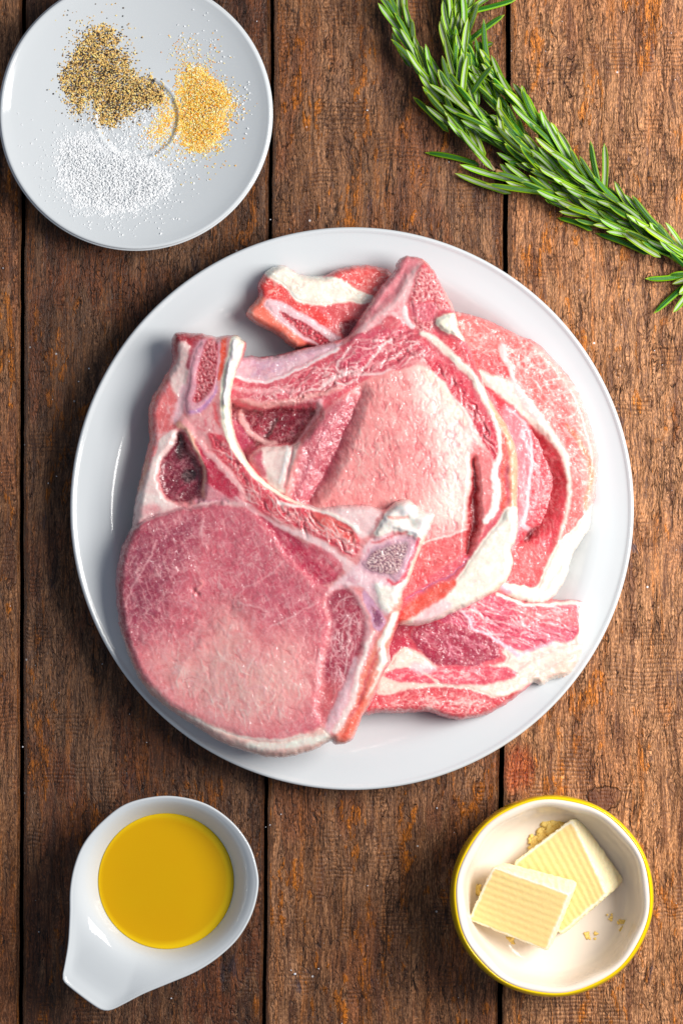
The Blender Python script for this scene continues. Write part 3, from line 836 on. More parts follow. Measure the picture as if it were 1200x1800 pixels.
    def strands(s, P, n, ang, spread=.5, ln=(12, 34), c=(250, 214, 208), amt=.5, w=(1.3, 2.2), seed=0, up=.12):
        rg_ = np.random.default_rng(s.seed * 7 + seed); P = np.asarray(P, float); lo = P.min(0); hi = P.max(0); k = 0
        while k < n:
            x, y = rg_.uniform(lo, hi)
            if poly_sdf(P, np.array([x]), np.array([y]))[0] > -6: continue
            a = ang + rg_.normal(0, spread); L = rg_.uniform(*ln) / 2; cv = rg_.uniform(-.35, .35) * L
            dx, dy = math.cos(a), math.sin(a)
            s.line([(x - dx * L, y - dy * L), (x - dy * cv, y + dx * cv), (x + dx * L, y + dy * L)], (.8, rg_.uniform(*w), .8), c, soft=1.8, amt=amt * rg_.uniform(.4, 1), up=up); k += 1
    def spongy(s, d, c1, c2, size=4.2, mm_=.35):
        n = fbm((s.X) / size, (s.Y) / size, s.seed + 400, 2)
        m = sm(.5 - (d + 2) / 4)
        k = sm(n * 2.2 + .5)
        cc = lin(c1) * (1 - k[..., None]) + lin(c2) * k[..., None]
        s.col = s.col * (1 - m[..., None]) + cc * m[..., None]
        s.h += mm_ * n * m
    # --- meshes
    def finish(s, plane, T, edge=22., edge_drop=.5, bottom=None):
        s.plane = plane(s.X, s.Y)
        d = np.clip(-s.sdf / edge, 0, 1)
        s.rnd = -T * edge_drop * (1 - np.sqrt(np.clip(1 - (1 - d) ** 2, 0, 1)))
        n = fbm((s.X + 2 * s.wx) / 11, (s.Y + 2 * s.wy) / 15, s.seed + 500, 3)
        lum = s.col.mean(-1)
        k = np.exp(-(n / .09) ** 2) * .30 * sm(s.mid * 1.5 + .6) * (lum < .6)
        s.col = s.col * (1 - k[..., None]) + lin((246, 200, 196)) * k[..., None]; s.h += .07 * k
        n = fbm((s.X + 2 * s.wx) / 26, (s.Y + 2 * s.wy) / 20, s.seed + 520, 4)
        k = sm(n * 1.8) * .30 * (lum < .6)
        s.col = s.col * (1 - k[..., None]) + s.col * np.array([.80, .42, .50]) * k[..., None]
        k = sm(-n * 1.6) * .25 * (lum > .6)
        s.col = s.col * (1 - k[..., None]) + s.col * np.array([.97, .80, .78]) * k[..., None]
        s.h += .05 * s.fine + .30 * s.mid
        lu = s.col.mean(-1)[..., None]; s.col = np.clip((lu + (s.col - lu) * .94), 0, 1) ** 1.18 * 1.20 * np.array([1.0, 1.0, 1.0]); s.col = np.clip(s.col, 0, .92)
        s.top = s.plane + s.h + s.rnd
        k = S * (1 - s.top / 1000 / H)
        wx = (s.X - 600) * k; wy = (900 - s.Y) * k
        pz = plate_z(wx, wy) * 1000
        bot = s.plane - T if bottom is None else bottom(s.X, s.Y)
        s.bot = np.maximum(bot, pz + .35)
        s.top = np.maximum(s.top, s.bot + 2.5)
    def mesh(s, name, mat, parent, sub=None, lift=0.0, thick=None, rag=1.0):
        sdf = s.sdf if sub is None else np.maximum(sub + rag * fbm(s.X / 8, s.Y / 8, s.seed + 70, 2), s.sdf + .0)
        top = s.top.copy()
        if sub is not None:
            top += -.16 + (lift + .16) * sm(-sdf / 9)
        bot = s.bot if thick is None else np.maximum(top - thick, s.bot + .3)
        ins = sdf < 0
        cell = ins[:-1, :-1] | ins[1:, :-1] | ins[:-1, 1:] | ins[1:, 1:]
        gy, gx = np.gradient(sdf, s.step)
        gl = gx * gx + gy * gy + 1e-6
        o = sdf > 0
        mvx = np.where(o, np.clip(-sdf * gx / gl, -1.6 * s.step, 1.6 * s.step), 0); mvy = np.where(o, np.clip(-sdf * gy / gl, -1.6 * s.step, 1.6 * s.step), 0)
        PX = s.X + mvx; PY = s.Y + mvy
        j, i = np.nonzero(cell); nx = s.X.shape[1]
        a = j * nx + i
        F = np.stack([a, a + nx, a + nx + 1, a + 1], -1)
        used = np.unique(F); rm = np.full(s.X.size, -1); rm[used] = np.arange(len(used)); F = rm[F]
        px = PX.ravel()[used]; py = PY.ravel()[used]; zt = top.ravel()[used]; zb_ = bot.ravel()[used]; col = s.col.reshape(-1, 3)[used]
        k = S * (1 - zt / 1000 / H); x = (px - 600) * k; y = (900 - py) * k
        Vt = np.stack([x, y, zt / 1000], -1)
        # boundary edges
        e = np.concatenate([F[:, [0, 1]], F[:, [1, 2]], F[:, [2, 3]], F[:, [3, 0]]])
        key = e[:, 0].astype(np.int64) * 10 ** 7 + e[:, 1]; rk = e[:, 1].astype(np.int64) * 10 ** 7 + e[:, 0]
        be = e[~np.isin(key, rk)]
        bv = np.unique(be); bi = np.full(len(used), -1); bi[bv] = np.arange(len(bv))
        n = len(used); nb = len(bv)
        g = np.stack([gx.ravel()[used], -gy.ravel()[used]], -1); g /= np.linalg.norm(g, axis=1, keepdims=True) + 1e-6
        gap = (zt - zb_) / 1000
        r1 = Vt[bv].copy(); r1[:, 2] -= gap[bv] * .30; r1[:, :2] += g[bv] * (gap[bv] * .05)[:, None]
        r2 = Vt[bv].copy(); r2[:, 2] -= gap[bv] * .70; r2[:, :2] += g[bv] * (gap[bv] * .0)[:, None]
        Vb = Vt.copy(); Vb[:, 2] = zb_ / 1000
        near = np.exp(np.clip(sdf.ravel()[used], -200, 0) / 14)
        Vb[:, :2] -= g * (gap * .25 * near)[:, None]
        def strip(A, B): return np.stack([B[be[:, 0]], B[be[:, 1]], A[be[:, 1]], A[be[:, 0]]], -1)
        idT = np.arange(n); id1 = n + bi; id2 = n + nb + bi; idB = n + 2 * nb + np.arange(n)
        FF = np.concatenate([F, strip(idT, id1), strip(id1, id2), strip(id2, idB), idB[F][:, ::-1]])
        V = np.concatenate([Vt, r1, r2, Vb]); C = np.concatenate([col, col[bv], col[bv], col])
        return mesh_np(name, V, FF, mat=mat, parent=parent, color=np.clip(C, 0, 1), extra=np.zeros(len(V)))

def chop(label, f, loc):
    e = empty('pork_chop', W(*loc, .008))
    tag(e, label, 'pork chop', 'raw bone-in pork chops heaped on the plate')
    return e

# ============ chop C : right-hand chop under the others, rib end showing at the upper left
C = Field(z3([(330, 402), (265, 405), (200, 352), (130, 316), (84, 286), (78, 255), (120, 203), (121, 150), (160, 96), (212, 80), (250, 96), (290, 119), (375, 121), (430, 95), (520, 78), (600, 90), (640, 112)])
          + [(740, 530)] + z5([(70, 90), (200, 120), (330, 178), (440, 230), (520, 264), (600, 340), (680, 428), (740, 510), (790, 620), (830, 740), (860, 860), (871, 950), (857, 1060), (852, 1150), (830, 1212), (822, 1300), (770, 1392), (722, 1470), (690, 1590), (642, 1670), (580, 1735), (500, 1755), (400, 1725), (300, 1680)])
          + [(800, 1010), (700, 900), (610, 760), (580, 660)], 3, base=(222, 104, 108))
f = C
d = f.poly(z5([(60, 60), (330, 150), (620, 330), (900, 700), (900, 1100), (820, 1230), (640, 1400), (700, 1250), (720, 1060), (690, 930), (600, 790), (480, 640), (350, 520), (200, 430), (100, 300)]), (226, 112, 108), up=1.0, usoft=14)
f.fibre(d, .9, .25, .5, (246, 196, 190), 5)
f.marble(d, (248, 214, 206), .75, 22, 40, .05, .5, 1, thr=.05)
f.fibre(d, -.5, .1, .25, (246, 200, 195), 6, 3)
# pale translucent skin at the far rim
f.line(z5([(520, 300), (640, 420), (740, 560), (790, 700), (830, 860), (850, 960), (840, 1100), (820, 1180)]), (10, 22, 34, 42, 40, 24), (236, 182, 172), soft=9, amt=.75)
for k in range(9):
    a = z5([(650 + 16 * k, 560 + 62 * k), (755 + 13 * k, 540 + 62 * k)]); f.line(a, 1.6, (250, 222, 212), amt=.6, soft=1.6)
for a, b in (((460, 360), (560, 330)), ((480, 400), (600, 375)), ((520, 440), (640, 400)), ((500, 330), (420, 380)), ((560, 490), (680, 460)), ((640, 560), (750, 530)), ((620, 500), (540, 520))):
    f.line(z5([a, ((a[0] + b[0]) / 2, (a[1] + b[1]) / 2 - 6), b]), 1.8, (250, 216, 208), amt=.7, soft=1.7, up=.2)
f.line(z5([(690, 730), (760, 820), (805, 900), (840, 1000), (815, 1100), (800, 1190)]), (5, 9, 10, 9, 8), (232, 128, 66), soft=6, amt=.65)
f.poly(z5([(150, 290), (230, 330), (320, 350), (370, 420), (390, 480), (330, 460), (250, 430), (180, 380)]), (218, 76, 84), soft=8, amt=.8)
# muscle between the two pale seams
d = f.poly(z5([(180, 440), (300, 560), (420, 680), (560, 810), (650, 940), (690, 1080), (670, 1240), (620, 1380), (560, 1560), (510, 1640), (350, 1630), (380, 1400), (420, 1300), (400, 900), (300, 640)]), (214, 66, 84), soft=5, up=-.6, usoft=10)
f.fibre(d, 1.45, .22, .5, (238, 140, 146), 5, 5)
f.marble(d, (240, 170, 170), .5, 40, 16, .05, 0, 4)
f.poly(z5([(330, 620), (400, 650), (450, 720), (490, 860), (480, 1000), (460, 1180), (440, 1320), (400, 1360), (420, 1100), (400, 900), (340, 740)]), (214, 140, 150), soft=5, up=.8, usoft=10)
f.line(z5([(350, 640), (430, 700), (488, 780), (497, 900), (485, 1040), (470, 1180), (450, 1290), (495, 1330)]), (3, 4, 5, 5, 6, 9), (240, 200, 206), soft=3, up=.4)
f.poly(z5([(380, 1420), (520, 1400), (600, 1460), (575, 1560), (520, 1630), (400, 1625), (350, 1600)]), (228, 112, 112), soft=7, amt=.8, up=.5)
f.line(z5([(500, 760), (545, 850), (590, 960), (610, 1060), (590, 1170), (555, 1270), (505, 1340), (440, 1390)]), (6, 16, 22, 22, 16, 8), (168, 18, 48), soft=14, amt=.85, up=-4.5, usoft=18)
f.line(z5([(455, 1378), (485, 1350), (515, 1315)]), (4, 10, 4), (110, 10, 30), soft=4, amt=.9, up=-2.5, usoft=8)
f.strands(z5([(100, 120), (400, 250), (640, 430), (800, 700), (820, 1000), (740, 1150), (720, 1000), (560, 760), (360, 520), (160, 400)]), 60, .2, .6, (12, 34), (252, 222, 214), .6, (1.3, 2.2), 1)
f.strands(z5([(520, 820), (640, 1000), (640, 1300), (520, 1600), (420, 1580), (480, 1200)]), 40, 1.5, .4, (12, 34), (244, 180, 180), .5, (1.3, 2.2), 2)
# pale seams
f.line(z5([(200, 430), (260, 480), (350, 530), (430, 600), (520, 700), (600, 790), (650, 860), (690, 940), (707, 1060), (700, 1170), (680, 1270), (645, 1390)]), (10, 22, 30, 30, 22, 16, 13, 9, 6, 5, 4), (246, 226, 214), soft=5, up=1.1, usoft=14)
f.line(z5([(335, 285), (330, 320), (365, 390), (385, 460), (420, 540), (470, 620), (520, 690)]), (12, 13, 7, 8, 13, 16, 12), (242, 208, 204), soft=4, up=.6)
f.strands(z5([(840, 560), (500, 300), (700, 420), (860, 860), (800, 1150)]), 10, .2, .5, (12, 30), (252, 222, 214), .6, (1.3, 2.4), 31)
# fat rim
fatC = f.poly(z5([(640, 1400), (740, 1300), (835, 1180), (880, 1220), (860, 1400), (760, 1600), (650, 1760), (500, 1760), (300, 1680), (300, 1610), (380, 1625), (500, 1648), (545, 1600), (590, 1500)]), FATW, soft=3, up=.6, usoft=8)
f.line(z5([(700, 1440), (640, 1560), (560, 1660)]), 6, (232, 206, 190), soft=6, amt=.5, up=-.5)
f.poly(z5([(300, 1610), (350, 1640), (380, 1680), (330, 1690)]), (214, 150, 190), soft=6, amt=.6)
# the rib end at the upper left
d = f.poly(z3([(60, 240), (140, 200), (200, 260), (280, 350), (340, 430), (230, 420), (120, 330)]), (234, 128, 104), soft=5)
f.fibre(d, .7, .15, .4, (246, 190, 170), 6, 8)
d = f.poly(z3([(100, 90), (180, 130), (250, 200), (330, 240), (400, 290), (400, 320), (320, 290), (230, 240), (140, 190)]), (222, 70, 66), soft=4, up=.3)
f.marble(d, (248, 196, 180), .7, 14, 14, .06, 0, 9)
fat1 = f.poly(z3([(140, 90), (210, 74), (290, 116), (380, 118), (470, 150), (580, 190), (560, 230), (470, 228), (380, 238), (330, 236), (270, 220), (235, 180), (160, 130)]), (248, 232, 216), soft=4, up=1.0, usoft=10)
f.marble(fat1, (234, 190, 176), .5, 26, 12, .10, .2, 10, up=-.5)
d = f.poly(z3([(370, 122), (430, 90), (530, 74), (620, 88), (640, 130), (590, 200), (540, 190), (470, 150), (420, 130)]), (224, 92, 88), soft=4, up=.5)
f.fibre(d, .5, .2, .5, (246, 176, 166), 6, 11); f.marble(d, (248, 206, 196), .7, 30, 14, .06, .4, 12)
f.poly(z3([(380, 248), (450, 232), (545, 238), (510, 290), (460, 300), (410, 280)]), (214, 96, 98), soft=5, amt=.9)
f.poly(z3([(440, 310), (500, 292), (520, 320), (480, 370), (445, 350)]), (150, 30, 52), soft=5, up=-1.5)
bC = f.line(z3([(165, 232), (230, 275), (310, 325), (400, 385), (440, 410)]), (20, 34, 38, 36, 30), (232, 196, 200), soft=4, up=.5)
mC = f.line(z3([(205, 268), (265, 305), (330, 350), (400, 400)]), (5, 15, 19, 18), (176, 34, 56), soft=3, up=-.7)
f.spongy(mC, (150, 24, 48), (216, 84, 98))
f.finish(lambda X, Y: 23.5 - .003 * (X - 700) + 1.5 * np.exp(-((Y - 520) / 80.) ** 2), 15.5, 13, .45)
eC = chop('pork chop at the right, beneath the others, with folded red flesh and a white edge', C, (800, 760))
f.mesh('lean_meat', M_MEAT, eC)
f.mesh('fat_rim', M_FAT, eC, fatC, .35, 6)
f.mesh('fat', M_FAT, eC, fat1, .3, 5)
f.mesh('rib_bone', M_BONE, eC, bC, .3, 5)

# ============ chop D : lower right, mostly hidden
D = Field(z4([(600, 612), (680, 648), (760, 664), (880, 666), (985, 666), (1000, 688), (1002, 740), (1013, 780), (1004, 870), (982, 940), (932, 1008), (870, 1025), (812, 1055), (775, 1044), (720, 1090), (650, 1140), (560, 1190), (460, 1212), (370, 1205), (300, 1178), (150, 1182), (50, 1182), (0, 1192)])
          + [(590, 1235), (570, 1170), (600, 1110), (660, 1060), (760, 1030), (820, 1025)], 13, base=(214, 92, 106))
f = D
d = f.poly(z4([(330, 730), (450, 685), (600, 634), (700, 668), (860, 684), (975, 690), (990, 800), (960, 850), (850, 870), (700, 900), (600, 850), (500, 800), (420, 770)]), (212, 84, 112), soft=4, up=.6)
f.fibre(d, .25, .22, .5, (244, 176, 182), 5, 1); f.cobble(d, .5, 12, 2); f.marble(d, (248, 212, 208), .7, 30, 22, .06, .3, 3)
f.poly(z4([(700, 690), (860, 700), (975, 705), (975, 780), (850, 770), (740, 760)]), (232, 140, 136), soft=14, amt=.6)
d = f.poly(z4([(340, 735), (430, 695), (490, 740), (505, 790), (440, 830), (370, 775)]), (196, 72, 108), soft=4, up=.4); f.fibre(d, .6, .2, .4, size=4)
d = f.poly(z4([(212, 830), (250, 780), (300, 765), (400, 775), (480, 800), (560, 835), (612, 865), (622, 925), (560, 945), (500, 972), (420, 965), (330, 960), (270, 910)]), (168, 44, 78), soft=4, up=1.2, usoft=10)
f.fibre(d, .4, .2, .4, (206, 96, 120), 5, 4); f.marble(d, (216, 140, 156), .6, 26, 20, .06, .4, 5)
f.poly(z4([(100, 780), (230, 770), (205, 830), (220, 880), (180, 920), (110, 960), (60, 990), (40, 880)]), (196, 64, 90), soft=5)
fatD = f.poly(z4([(180, 880), (270, 915), (330, 965), (420, 970), (500, 978), (640, 945), (640, 890), (760, 900), (860, 862), (960, 845), (985, 760), (990, 690), (1040, 660), (1040, 900), (960, 1040), (810, 1080), (760, 1050), (700, 1100), (600, 1120), (480, 1075), (300, 1070), (180, 1085), (60, 1100), (60, 1000), (110, 960)]), FATC, soft=4, up=.4)
f.fibre(fatD, -.35, .45, .5, (252, 244, 234), 8, 6)
f.line(z4([(700, 985), (780, 930), (880, 890), (985, 870)]), 7, (228, 190, 184), soft=6, amt=.5, up=-.8)
f.line(z4([(740, 1030), (830, 975), (900, 945), (985, 900)]), 7, (230, 196, 186), soft=7, amt=.5, up=-.9)
f.poly(z4([(880, 960), (940, 940), (930, 990), (890, 1010)]), (236, 184, 164), soft=7, amt=.5)
d = f.poly(z4([(95, 1000), (180, 978), (260, 985), (350, 965), (470, 970), (600, 968), (695, 985), (680, 1020), (600, 1042), (450, 1052), (300, 1050), (180, 1040), (110, 1025)]), (214, 82, 104), soft=4, up=.5)
f.fibre(d, .05, .2, .5, (240, 170, 176), 5, 7); f.marble(d, (246, 214, 208), .6, 40, 14, .07, .05, 8)
f.line(z4([(250, 985), (290, 1010), (340, 1045)]), 4, FATC, amt=.8)
d = f.poly(z4([(0, 1200), (30, 1135), (100, 1105), (200, 1075), (320, 1070), (450, 1072), (560, 1105), (620, 1110), (730, 1080), (660, 1150), (560, 1200), (460, 1225), (300, 1190), (100, 1200)]), (208, 76, 88), soft=4, up=.3)
f.fibre(d, -.5, .25, .5, (240, 160, 156), 5, 9); f.marble(d, (246, 206, 198), .7, 26, 20, .06, -.4, 10)
f.line(z4([(605, 634), (680, 668), (760, 687), (880, 682), (985, 680), (998, 700), (1004, 780), (990, 850)]), (5, 6, 6, 7, 8, 10, 9), (250, 232, 220), soft=3, up=.3)
f.line(z4([(430, 705), (480, 750), (500, 800), (580, 830), (650, 880), (700, 920)]), (4, 5, 4, 6, 9), (236, 196, 206), soft=3, up=.3)
f.line(z4([(720, 910), (790, 885), (860, 865)]), 6, (220, 182, 200), soft=4, amt=.6)
f.poly(z4([(230, 950), (330, 970), (280, 1000), (210, 990)]), (238, 200, 206), soft=6, amt=.7)
RD = z4([(340, 740), (600, 645), (970, 700), (960, 845), (700, 895), (480, 790)])
f.strands(RD, 46, .22, .35, (14, 48), (248, 214, 212), .75, (1.4, 3.6), 21, up=.3)
f.strands(RD, 26, .25, .35, (12, 40), (168, 40, 80), .6, (1.4, 3.0), 22, up=-.4)  # dark red strands paint shade into the grooves
f.strands(z4([(230, 830), (300, 780), (560, 840), (610, 920), (340, 955)]), 26, .5, .6, (12, 36), (222, 150, 164), .7, (1.3, 2.8), 23)
f.strands(z4([(60, 1150), (200, 1085), (560, 1110), (640, 1130), (460, 1205), (300, 1170)]), 30, -.15, .4, (14, 44), (248, 206, 198), .7, (1.4, 3.4), 24, up=.3)
f.finish(lambda X, Y: 24.3 + 0 * X, 16, 11, .5)
eD = chop('pork chop at the lower right, mostly hidden, its white fatty tail sticking out', D, (850, 1150))
f.mesh('lean_meat', M_MEAT, eD)
f.mesh('fat', M_FAT, eD, fatD, .3, 5)

# ============ chop B : the middle one, pale eye and rib arm pointing left
Bt = z3([(700, 44), (760, 58), (800, 98), (830, 150), (862, 212), (886, 262), (900, 330), (932, 380), (962, 450), (992, 530), (1022, 600), (1070, 680), (1112, 760), (1131, 850), (1130, 1000)])
B = Field(Bt + z4([(702, 330), (690, 400), (668, 430), (679, 500), (652, 570), (600, 623), (520, 670), (400, 725), (300, 768), (240, 782), (170, 776)])
          + [(640, 1075), (560, 1010), (490, 950), (430, 890), (392, 820), (372, 740), (378, 660), (400, 632)]
          + z3([(60, 436), (160, 438), (260, 416), (380, 388), (445, 370), (478, 348), (505, 305), (560, 222), (600, 160), (650, 108), (668, 62)]), 23, base=(216, 100, 112))
f = B
# side wall of pink skin at the upper left of the tip
d = f.poly(z3([(440, 380), (500, 300), (560, 215), (600, 150), (650, 100), (660, 50), (710, 36), (780, 60), (720, 100), (690, 135), (660, 190), (600, 255), (540, 300), (480, 360)]), (220, 138, 146), soft=4, up=-2.0, usoft=10)
f.fibre(d, -.95, .2, .4, (240, 190, 190), 7, 1)
# pale face below it
d = f.poly(z3([(450, 385), (540, 300), (610, 248), (670, 180), (700, 120), (760, 66), (740, 110), (712, 200), (690, 250), (700, 310), (640, 300), (560, 330), (480, 400)]), (236, 188, 188), soft=5)
f.marble(d, (224, 130, 140), .5, 26, 26, .09, 0, 2)
# rib bone, lilac
bB = f.poly(z3([(-20, 440), (60, 436), (160, 438), (260, 416), (380, 388), (450, 380), (420, 405), (340, 450), (270, 482), (200, 515), (150, 530), (90, 525), (30, 512), (-20, 510)]), (214, 180, 188), soft=4, up=-.8, usoft=10)
f.marble(bB, (190, 150, 180), .5, 40, 22, .2, -.2, 3); f.marble(bB, (236, 212, 220), .5, 50, 20, .12, -.2, 4)
f.line(z3([(20, 515), (90, 530), (150, 535), (210, 518), (280, 486), (350, 452), (430, 405)]), (5, 6, 6, 5, 5, 6), (242, 216, 216), soft=3, up=.5)
# meat band along the rib
d = f.poly(z3([(-20, 520), (60, 535), (150, 545), (280, 495), (400, 440), (480, 365), (560, 335), (640, 320), (720, 340), (760, 380), (800, 450), (740, 478), (640, 495), (560, 510), (470, 560), (420, 590), (340, 625), (200, 630), (60, 620), (-20, 610)]), (204, 84, 102), soft=4, up=.8, usoft=10)
f.cobble(d, .8, 13, 5, .5); f.fibre(d, -.35, .25, .5, (240, 176, 178), 6, 5); f.marble(d, (244, 206, 204), .85, 28, 16, .08, -.4, 6)
for P, c in ((([(420, 440), (500, 400), (600, 360), (610, 390), (560, 430), (500, 490), (440, 480)]), (200, 76, 102)), (([(480, 370), (560, 340), (690, 335), (600, 370), (520, 390)]), (206, 86, 108)), (([(600, 300), (640, 275), (680, 300), (660, 325), (610, 322)]), (214, 110, 118))):
    d = f.poly(z3(P), c, soft=3, up=.9, usoft=6); f.fibre(d, -.4, .15, .4, size=5, seed=7)
f.line(z3([(360, 560), (420, 520), (480, 500), (560, 510), (640, 490)]), (5, 9, 6, 5, 5), (240, 206, 204), soft=4)
f.line(z3([(480, 400), (440, 450), (430, 490), (520, 490), (600, 400), (640, 370)]), 4, (242, 208, 206), soft=3)
f.line(z3([(20, 560), (120, 575), (220, 570), (300, 580)]), (6, 9, 8, 5), (232, 168, 172), soft=4, amt=.8, up=.5)
d = f.line(z3([(60, 610), (160, 625), (240, 615), (330, 590), (440, 560)]), (8, 12, 12, 10, 8), (234, 178, 170), soft=5, amt=.8, up=.5)
f.fibre(d, -.1, .5, .6, (204, 90, 100), 4, 8)
RB = z3([(20, 540), (150, 550), (280, 500), (400, 445), (480, 370), (620, 325), (740, 350), (790, 450), (640, 490), (470, 555), (340, 620), (60, 615)])
f.strands(RB, 60, -.38, .35, (16, 54), (246, 208, 204), .8, (1.5, 4.0), 21, up=.35)
f.strands(RB, 40, -.40, .45, (12, 40), (164, 36, 62), .7, (1.4, 3.4), 22, up=-.6)  # deep red gaps: groove shade put into colour and relief
# dark pocket under the rib
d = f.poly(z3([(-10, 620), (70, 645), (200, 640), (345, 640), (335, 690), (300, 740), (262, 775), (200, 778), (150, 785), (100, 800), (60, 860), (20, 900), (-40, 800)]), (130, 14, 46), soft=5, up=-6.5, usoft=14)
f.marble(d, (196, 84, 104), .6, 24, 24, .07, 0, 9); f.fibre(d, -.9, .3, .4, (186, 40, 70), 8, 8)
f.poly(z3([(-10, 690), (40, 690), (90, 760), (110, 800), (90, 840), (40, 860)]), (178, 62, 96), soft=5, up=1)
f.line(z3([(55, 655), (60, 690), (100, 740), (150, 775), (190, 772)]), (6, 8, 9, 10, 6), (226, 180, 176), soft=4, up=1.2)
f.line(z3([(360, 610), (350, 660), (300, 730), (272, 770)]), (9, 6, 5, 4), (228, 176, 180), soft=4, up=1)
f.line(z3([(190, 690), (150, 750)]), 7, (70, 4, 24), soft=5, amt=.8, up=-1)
# white lump
dl = f.poly(z3([(86, 830), (130, 798), (180, 786), (240, 784), (285, 768), (290, 820), (262, 900), (240, 975), (200, 965), (160, 930), (120, 880)]), (240, 214, 206), soft=4, up=2.0, usoft=12)
f.poly(z3([(86, 830), (125, 805), (140, 850), (150, 910), (110, 880)]), (208, 108, 124), soft=4)
f.line(z3([(232, 790), (222, 860), (205, 930)]), 5, (252, 240, 234), soft=3, amt=.8, up=.6)
f.line(z3([(255, 790), (240, 870), (225, 950)]), 4, (216, 130, 140), soft=4, amt=.7, up=-.8)
# the eye
eye_pts = z3([(288, 770), (345, 690), (420, 610), (480, 570), (560, 520), (650, 492), (745, 474), (800, 496), (850, 550), (895, 600), (935, 670), (957, 780), (946, 900)]) + z4([(488, 150), (490, 250), (482, 330), (470, 380), (476, 420), (440, 455), (400, 490), (300, 560), (180, 650), (0, 700)]) + [(560, 960), (500, 880)]
eye = f.poly(eye_pts, (236, 160, 156), soft=3, up=1.6, usoft=12)
f.poly(z3([(740, 480), (830, 530), (930, 670), (955, 800), (930, 980), (900, 1100), (800, 1020), (840, 880), (800, 700), (740, 600)]), (253, 230, 218), soft=34, amt=.97)
f.poly(z3([(745, 476), (815, 510), (900, 610), (940, 700), (900, 690), (830, 580), (760, 510)]), (246, 226, 208), soft=10, amt=.8)
f.cobble(eye, .8, 26, 12, .5); f.cobble(eye, .3, 11, 13, .25)
f.fibre(eye, 1.1, .12, .35, (246, 206, 196), 5, 14)
d = f.poly(z3([(255, 960), (290, 770), (350, 690), (420, 615), (500, 590), (480, 680), (440, 780), (400, 880), (340, 970), (300, 1010), (240, 1000)]), (180, 88, 104), soft=9, amt=.9)
f.fibre(d, -1.0, .2, .4, (220, 150, 164), 5, 15)
f.line(z3([(520, 580), (490, 650), (455, 730), (415, 820), (370, 910), (320, 1000)]), (6, 14, 18, 18, 14), (170, 50, 78), soft=14, amt=.8, up=-5.0, usoft=22)
f.dome(545, 775, 26, 95, 2.0, .5); f.dome(715, 790, 95, 130, 2.6, -.2)
EB = z3([(500, 620), (600, 520), (760, 490), (900, 640), (945, 800), (930, 1000), (860, 1080), (560, 1060), (420, 960)])
f.strands(EB, 60, 1.4, .5, (10, 30), (253, 226, 212), .5, (1.4, 2.6), 1)
f.strands(EB, 40, 1.3, .45, (14, 36), (222, 112, 116), .5, (1.3, 2.2), 2, up=-.22)
# lower eye, redder, beyond a pale seam
d = f.poly(z4([(250, 400), (340, 378), (430, 355), (478, 340), (476, 420), (440, 455), (380, 500), (300, 560), (180, 650), (60, 700), (150, 500)]), (218, 94, 98), soft=5, amt=.9)
f.fibre(d, .4, .15, .5, (242, 170, 164), 4, 16)
f.line(z4([(225, 425), (260, 405), (340, 382), (420, 360), (475, 342)]), 3.5, (244, 206, 200), soft=2.5, up=.3)
f.poly(z4([(230, 540), (280, 530), (300, 590), (240, 600)]), (206, 58, 70), soft=10, amt=.6)
# bone at the tip
bt = f.poly(z3([(742, 108), (770, 88), (805, 108), (832, 160), (862, 215), (868, 245), (830, 262), (815, 300), (800, 345), (760, 342), (730, 325), (716, 270), (710, 215), (722, 160)]), (214, 120, 128), soft=4, up=.5)
f.spongy(bt, (196, 84, 96), (234, 168, 166), 5, .3)
f.line(z3([(715, 215), (760, 225), (800, 218), (850, 240)]), 4, (204, 50, 66), soft=4, amt=.8)
f.poly(z3([(722, 225), (790, 225), (820, 240), (810, 290), (760, 300), (720, 270)]), (216, 112, 128), soft=6, amt=.8)
f.line(z3([(690, 250), (700, 290), (722, 320)]), 9, (246, 222, 220), soft=3, up=.5)
f.line(z3([(765, 62), (815, 110), (845, 170), (880, 250)]), 5, (228, 158, 146), soft=3)
lump = f.poly(z3([(812, 296), (850, 272), (890, 268), (905, 320), (925, 372), (900, 362), (860, 345), (825, 330)]), (248, 238, 214), soft=3, up=2.6, usoft=8)
d = f.poly(z3([(830, 350), (900, 380), (950, 440), (985, 520), (1000, 560), (950, 530), (900, 460), (850, 400)]), (206, 78, 88), soft=5, up=.6); f.cobble(d, .7, 8, 20, .6)
f.line(z3([(760, 345), (800, 370), (870, 430), (920, 480), (965, 530), (1000, 590), (1030, 650)]), (8, 12, 13, 12, 14, 12), (242, 222, 208), soft=4, up=1.2, usoft=9)
# red band right of the eye
d = f.poly(z3([(770, 440), (830, 455), (900, 500), (960, 580), (1020, 680), (1050, 760), (1050, 830), (1020, 850), (970, 790), (930, 680), (870, 570), (800, 490)]), (206, 58, 82), soft=4, up=.4); f.cobble(d, .9, 9, 21, .6); f.fibre(d, .9, .25, .5, (240, 150, 150), 5, 21)
f.line(z3([(880, 590), (930, 660), (970, 750), (1010, 830), (1040, 860)]), (5, 9, 12, 8), (240, 204, 196), soft=5)
d = f.poly(z3([(945, 790), (990, 790), (1040, 850), (1050, 960), (1040, 1060)]) + z4([(600, 220), (560, 330), (500, 430), (478, 400), (500, 300), (498, 150)]), (232, 134, 134), soft=5, up=.3)
f.marble(d, (246, 204, 196), .5, 24, 24, .07, 0, 22)
f.line(z4([(500, 20), (505, 130), (500, 230), (496, 320), (482, 400), (470, 450)]), (6, 12, 18, 20, 15, 5), (160, 10, 34), soft=5, up=-5.0, usoft=9)
RR = z3([(780, 450), (900, 510), (1030, 700), (1045, 830), (980, 780), (880, 580)])
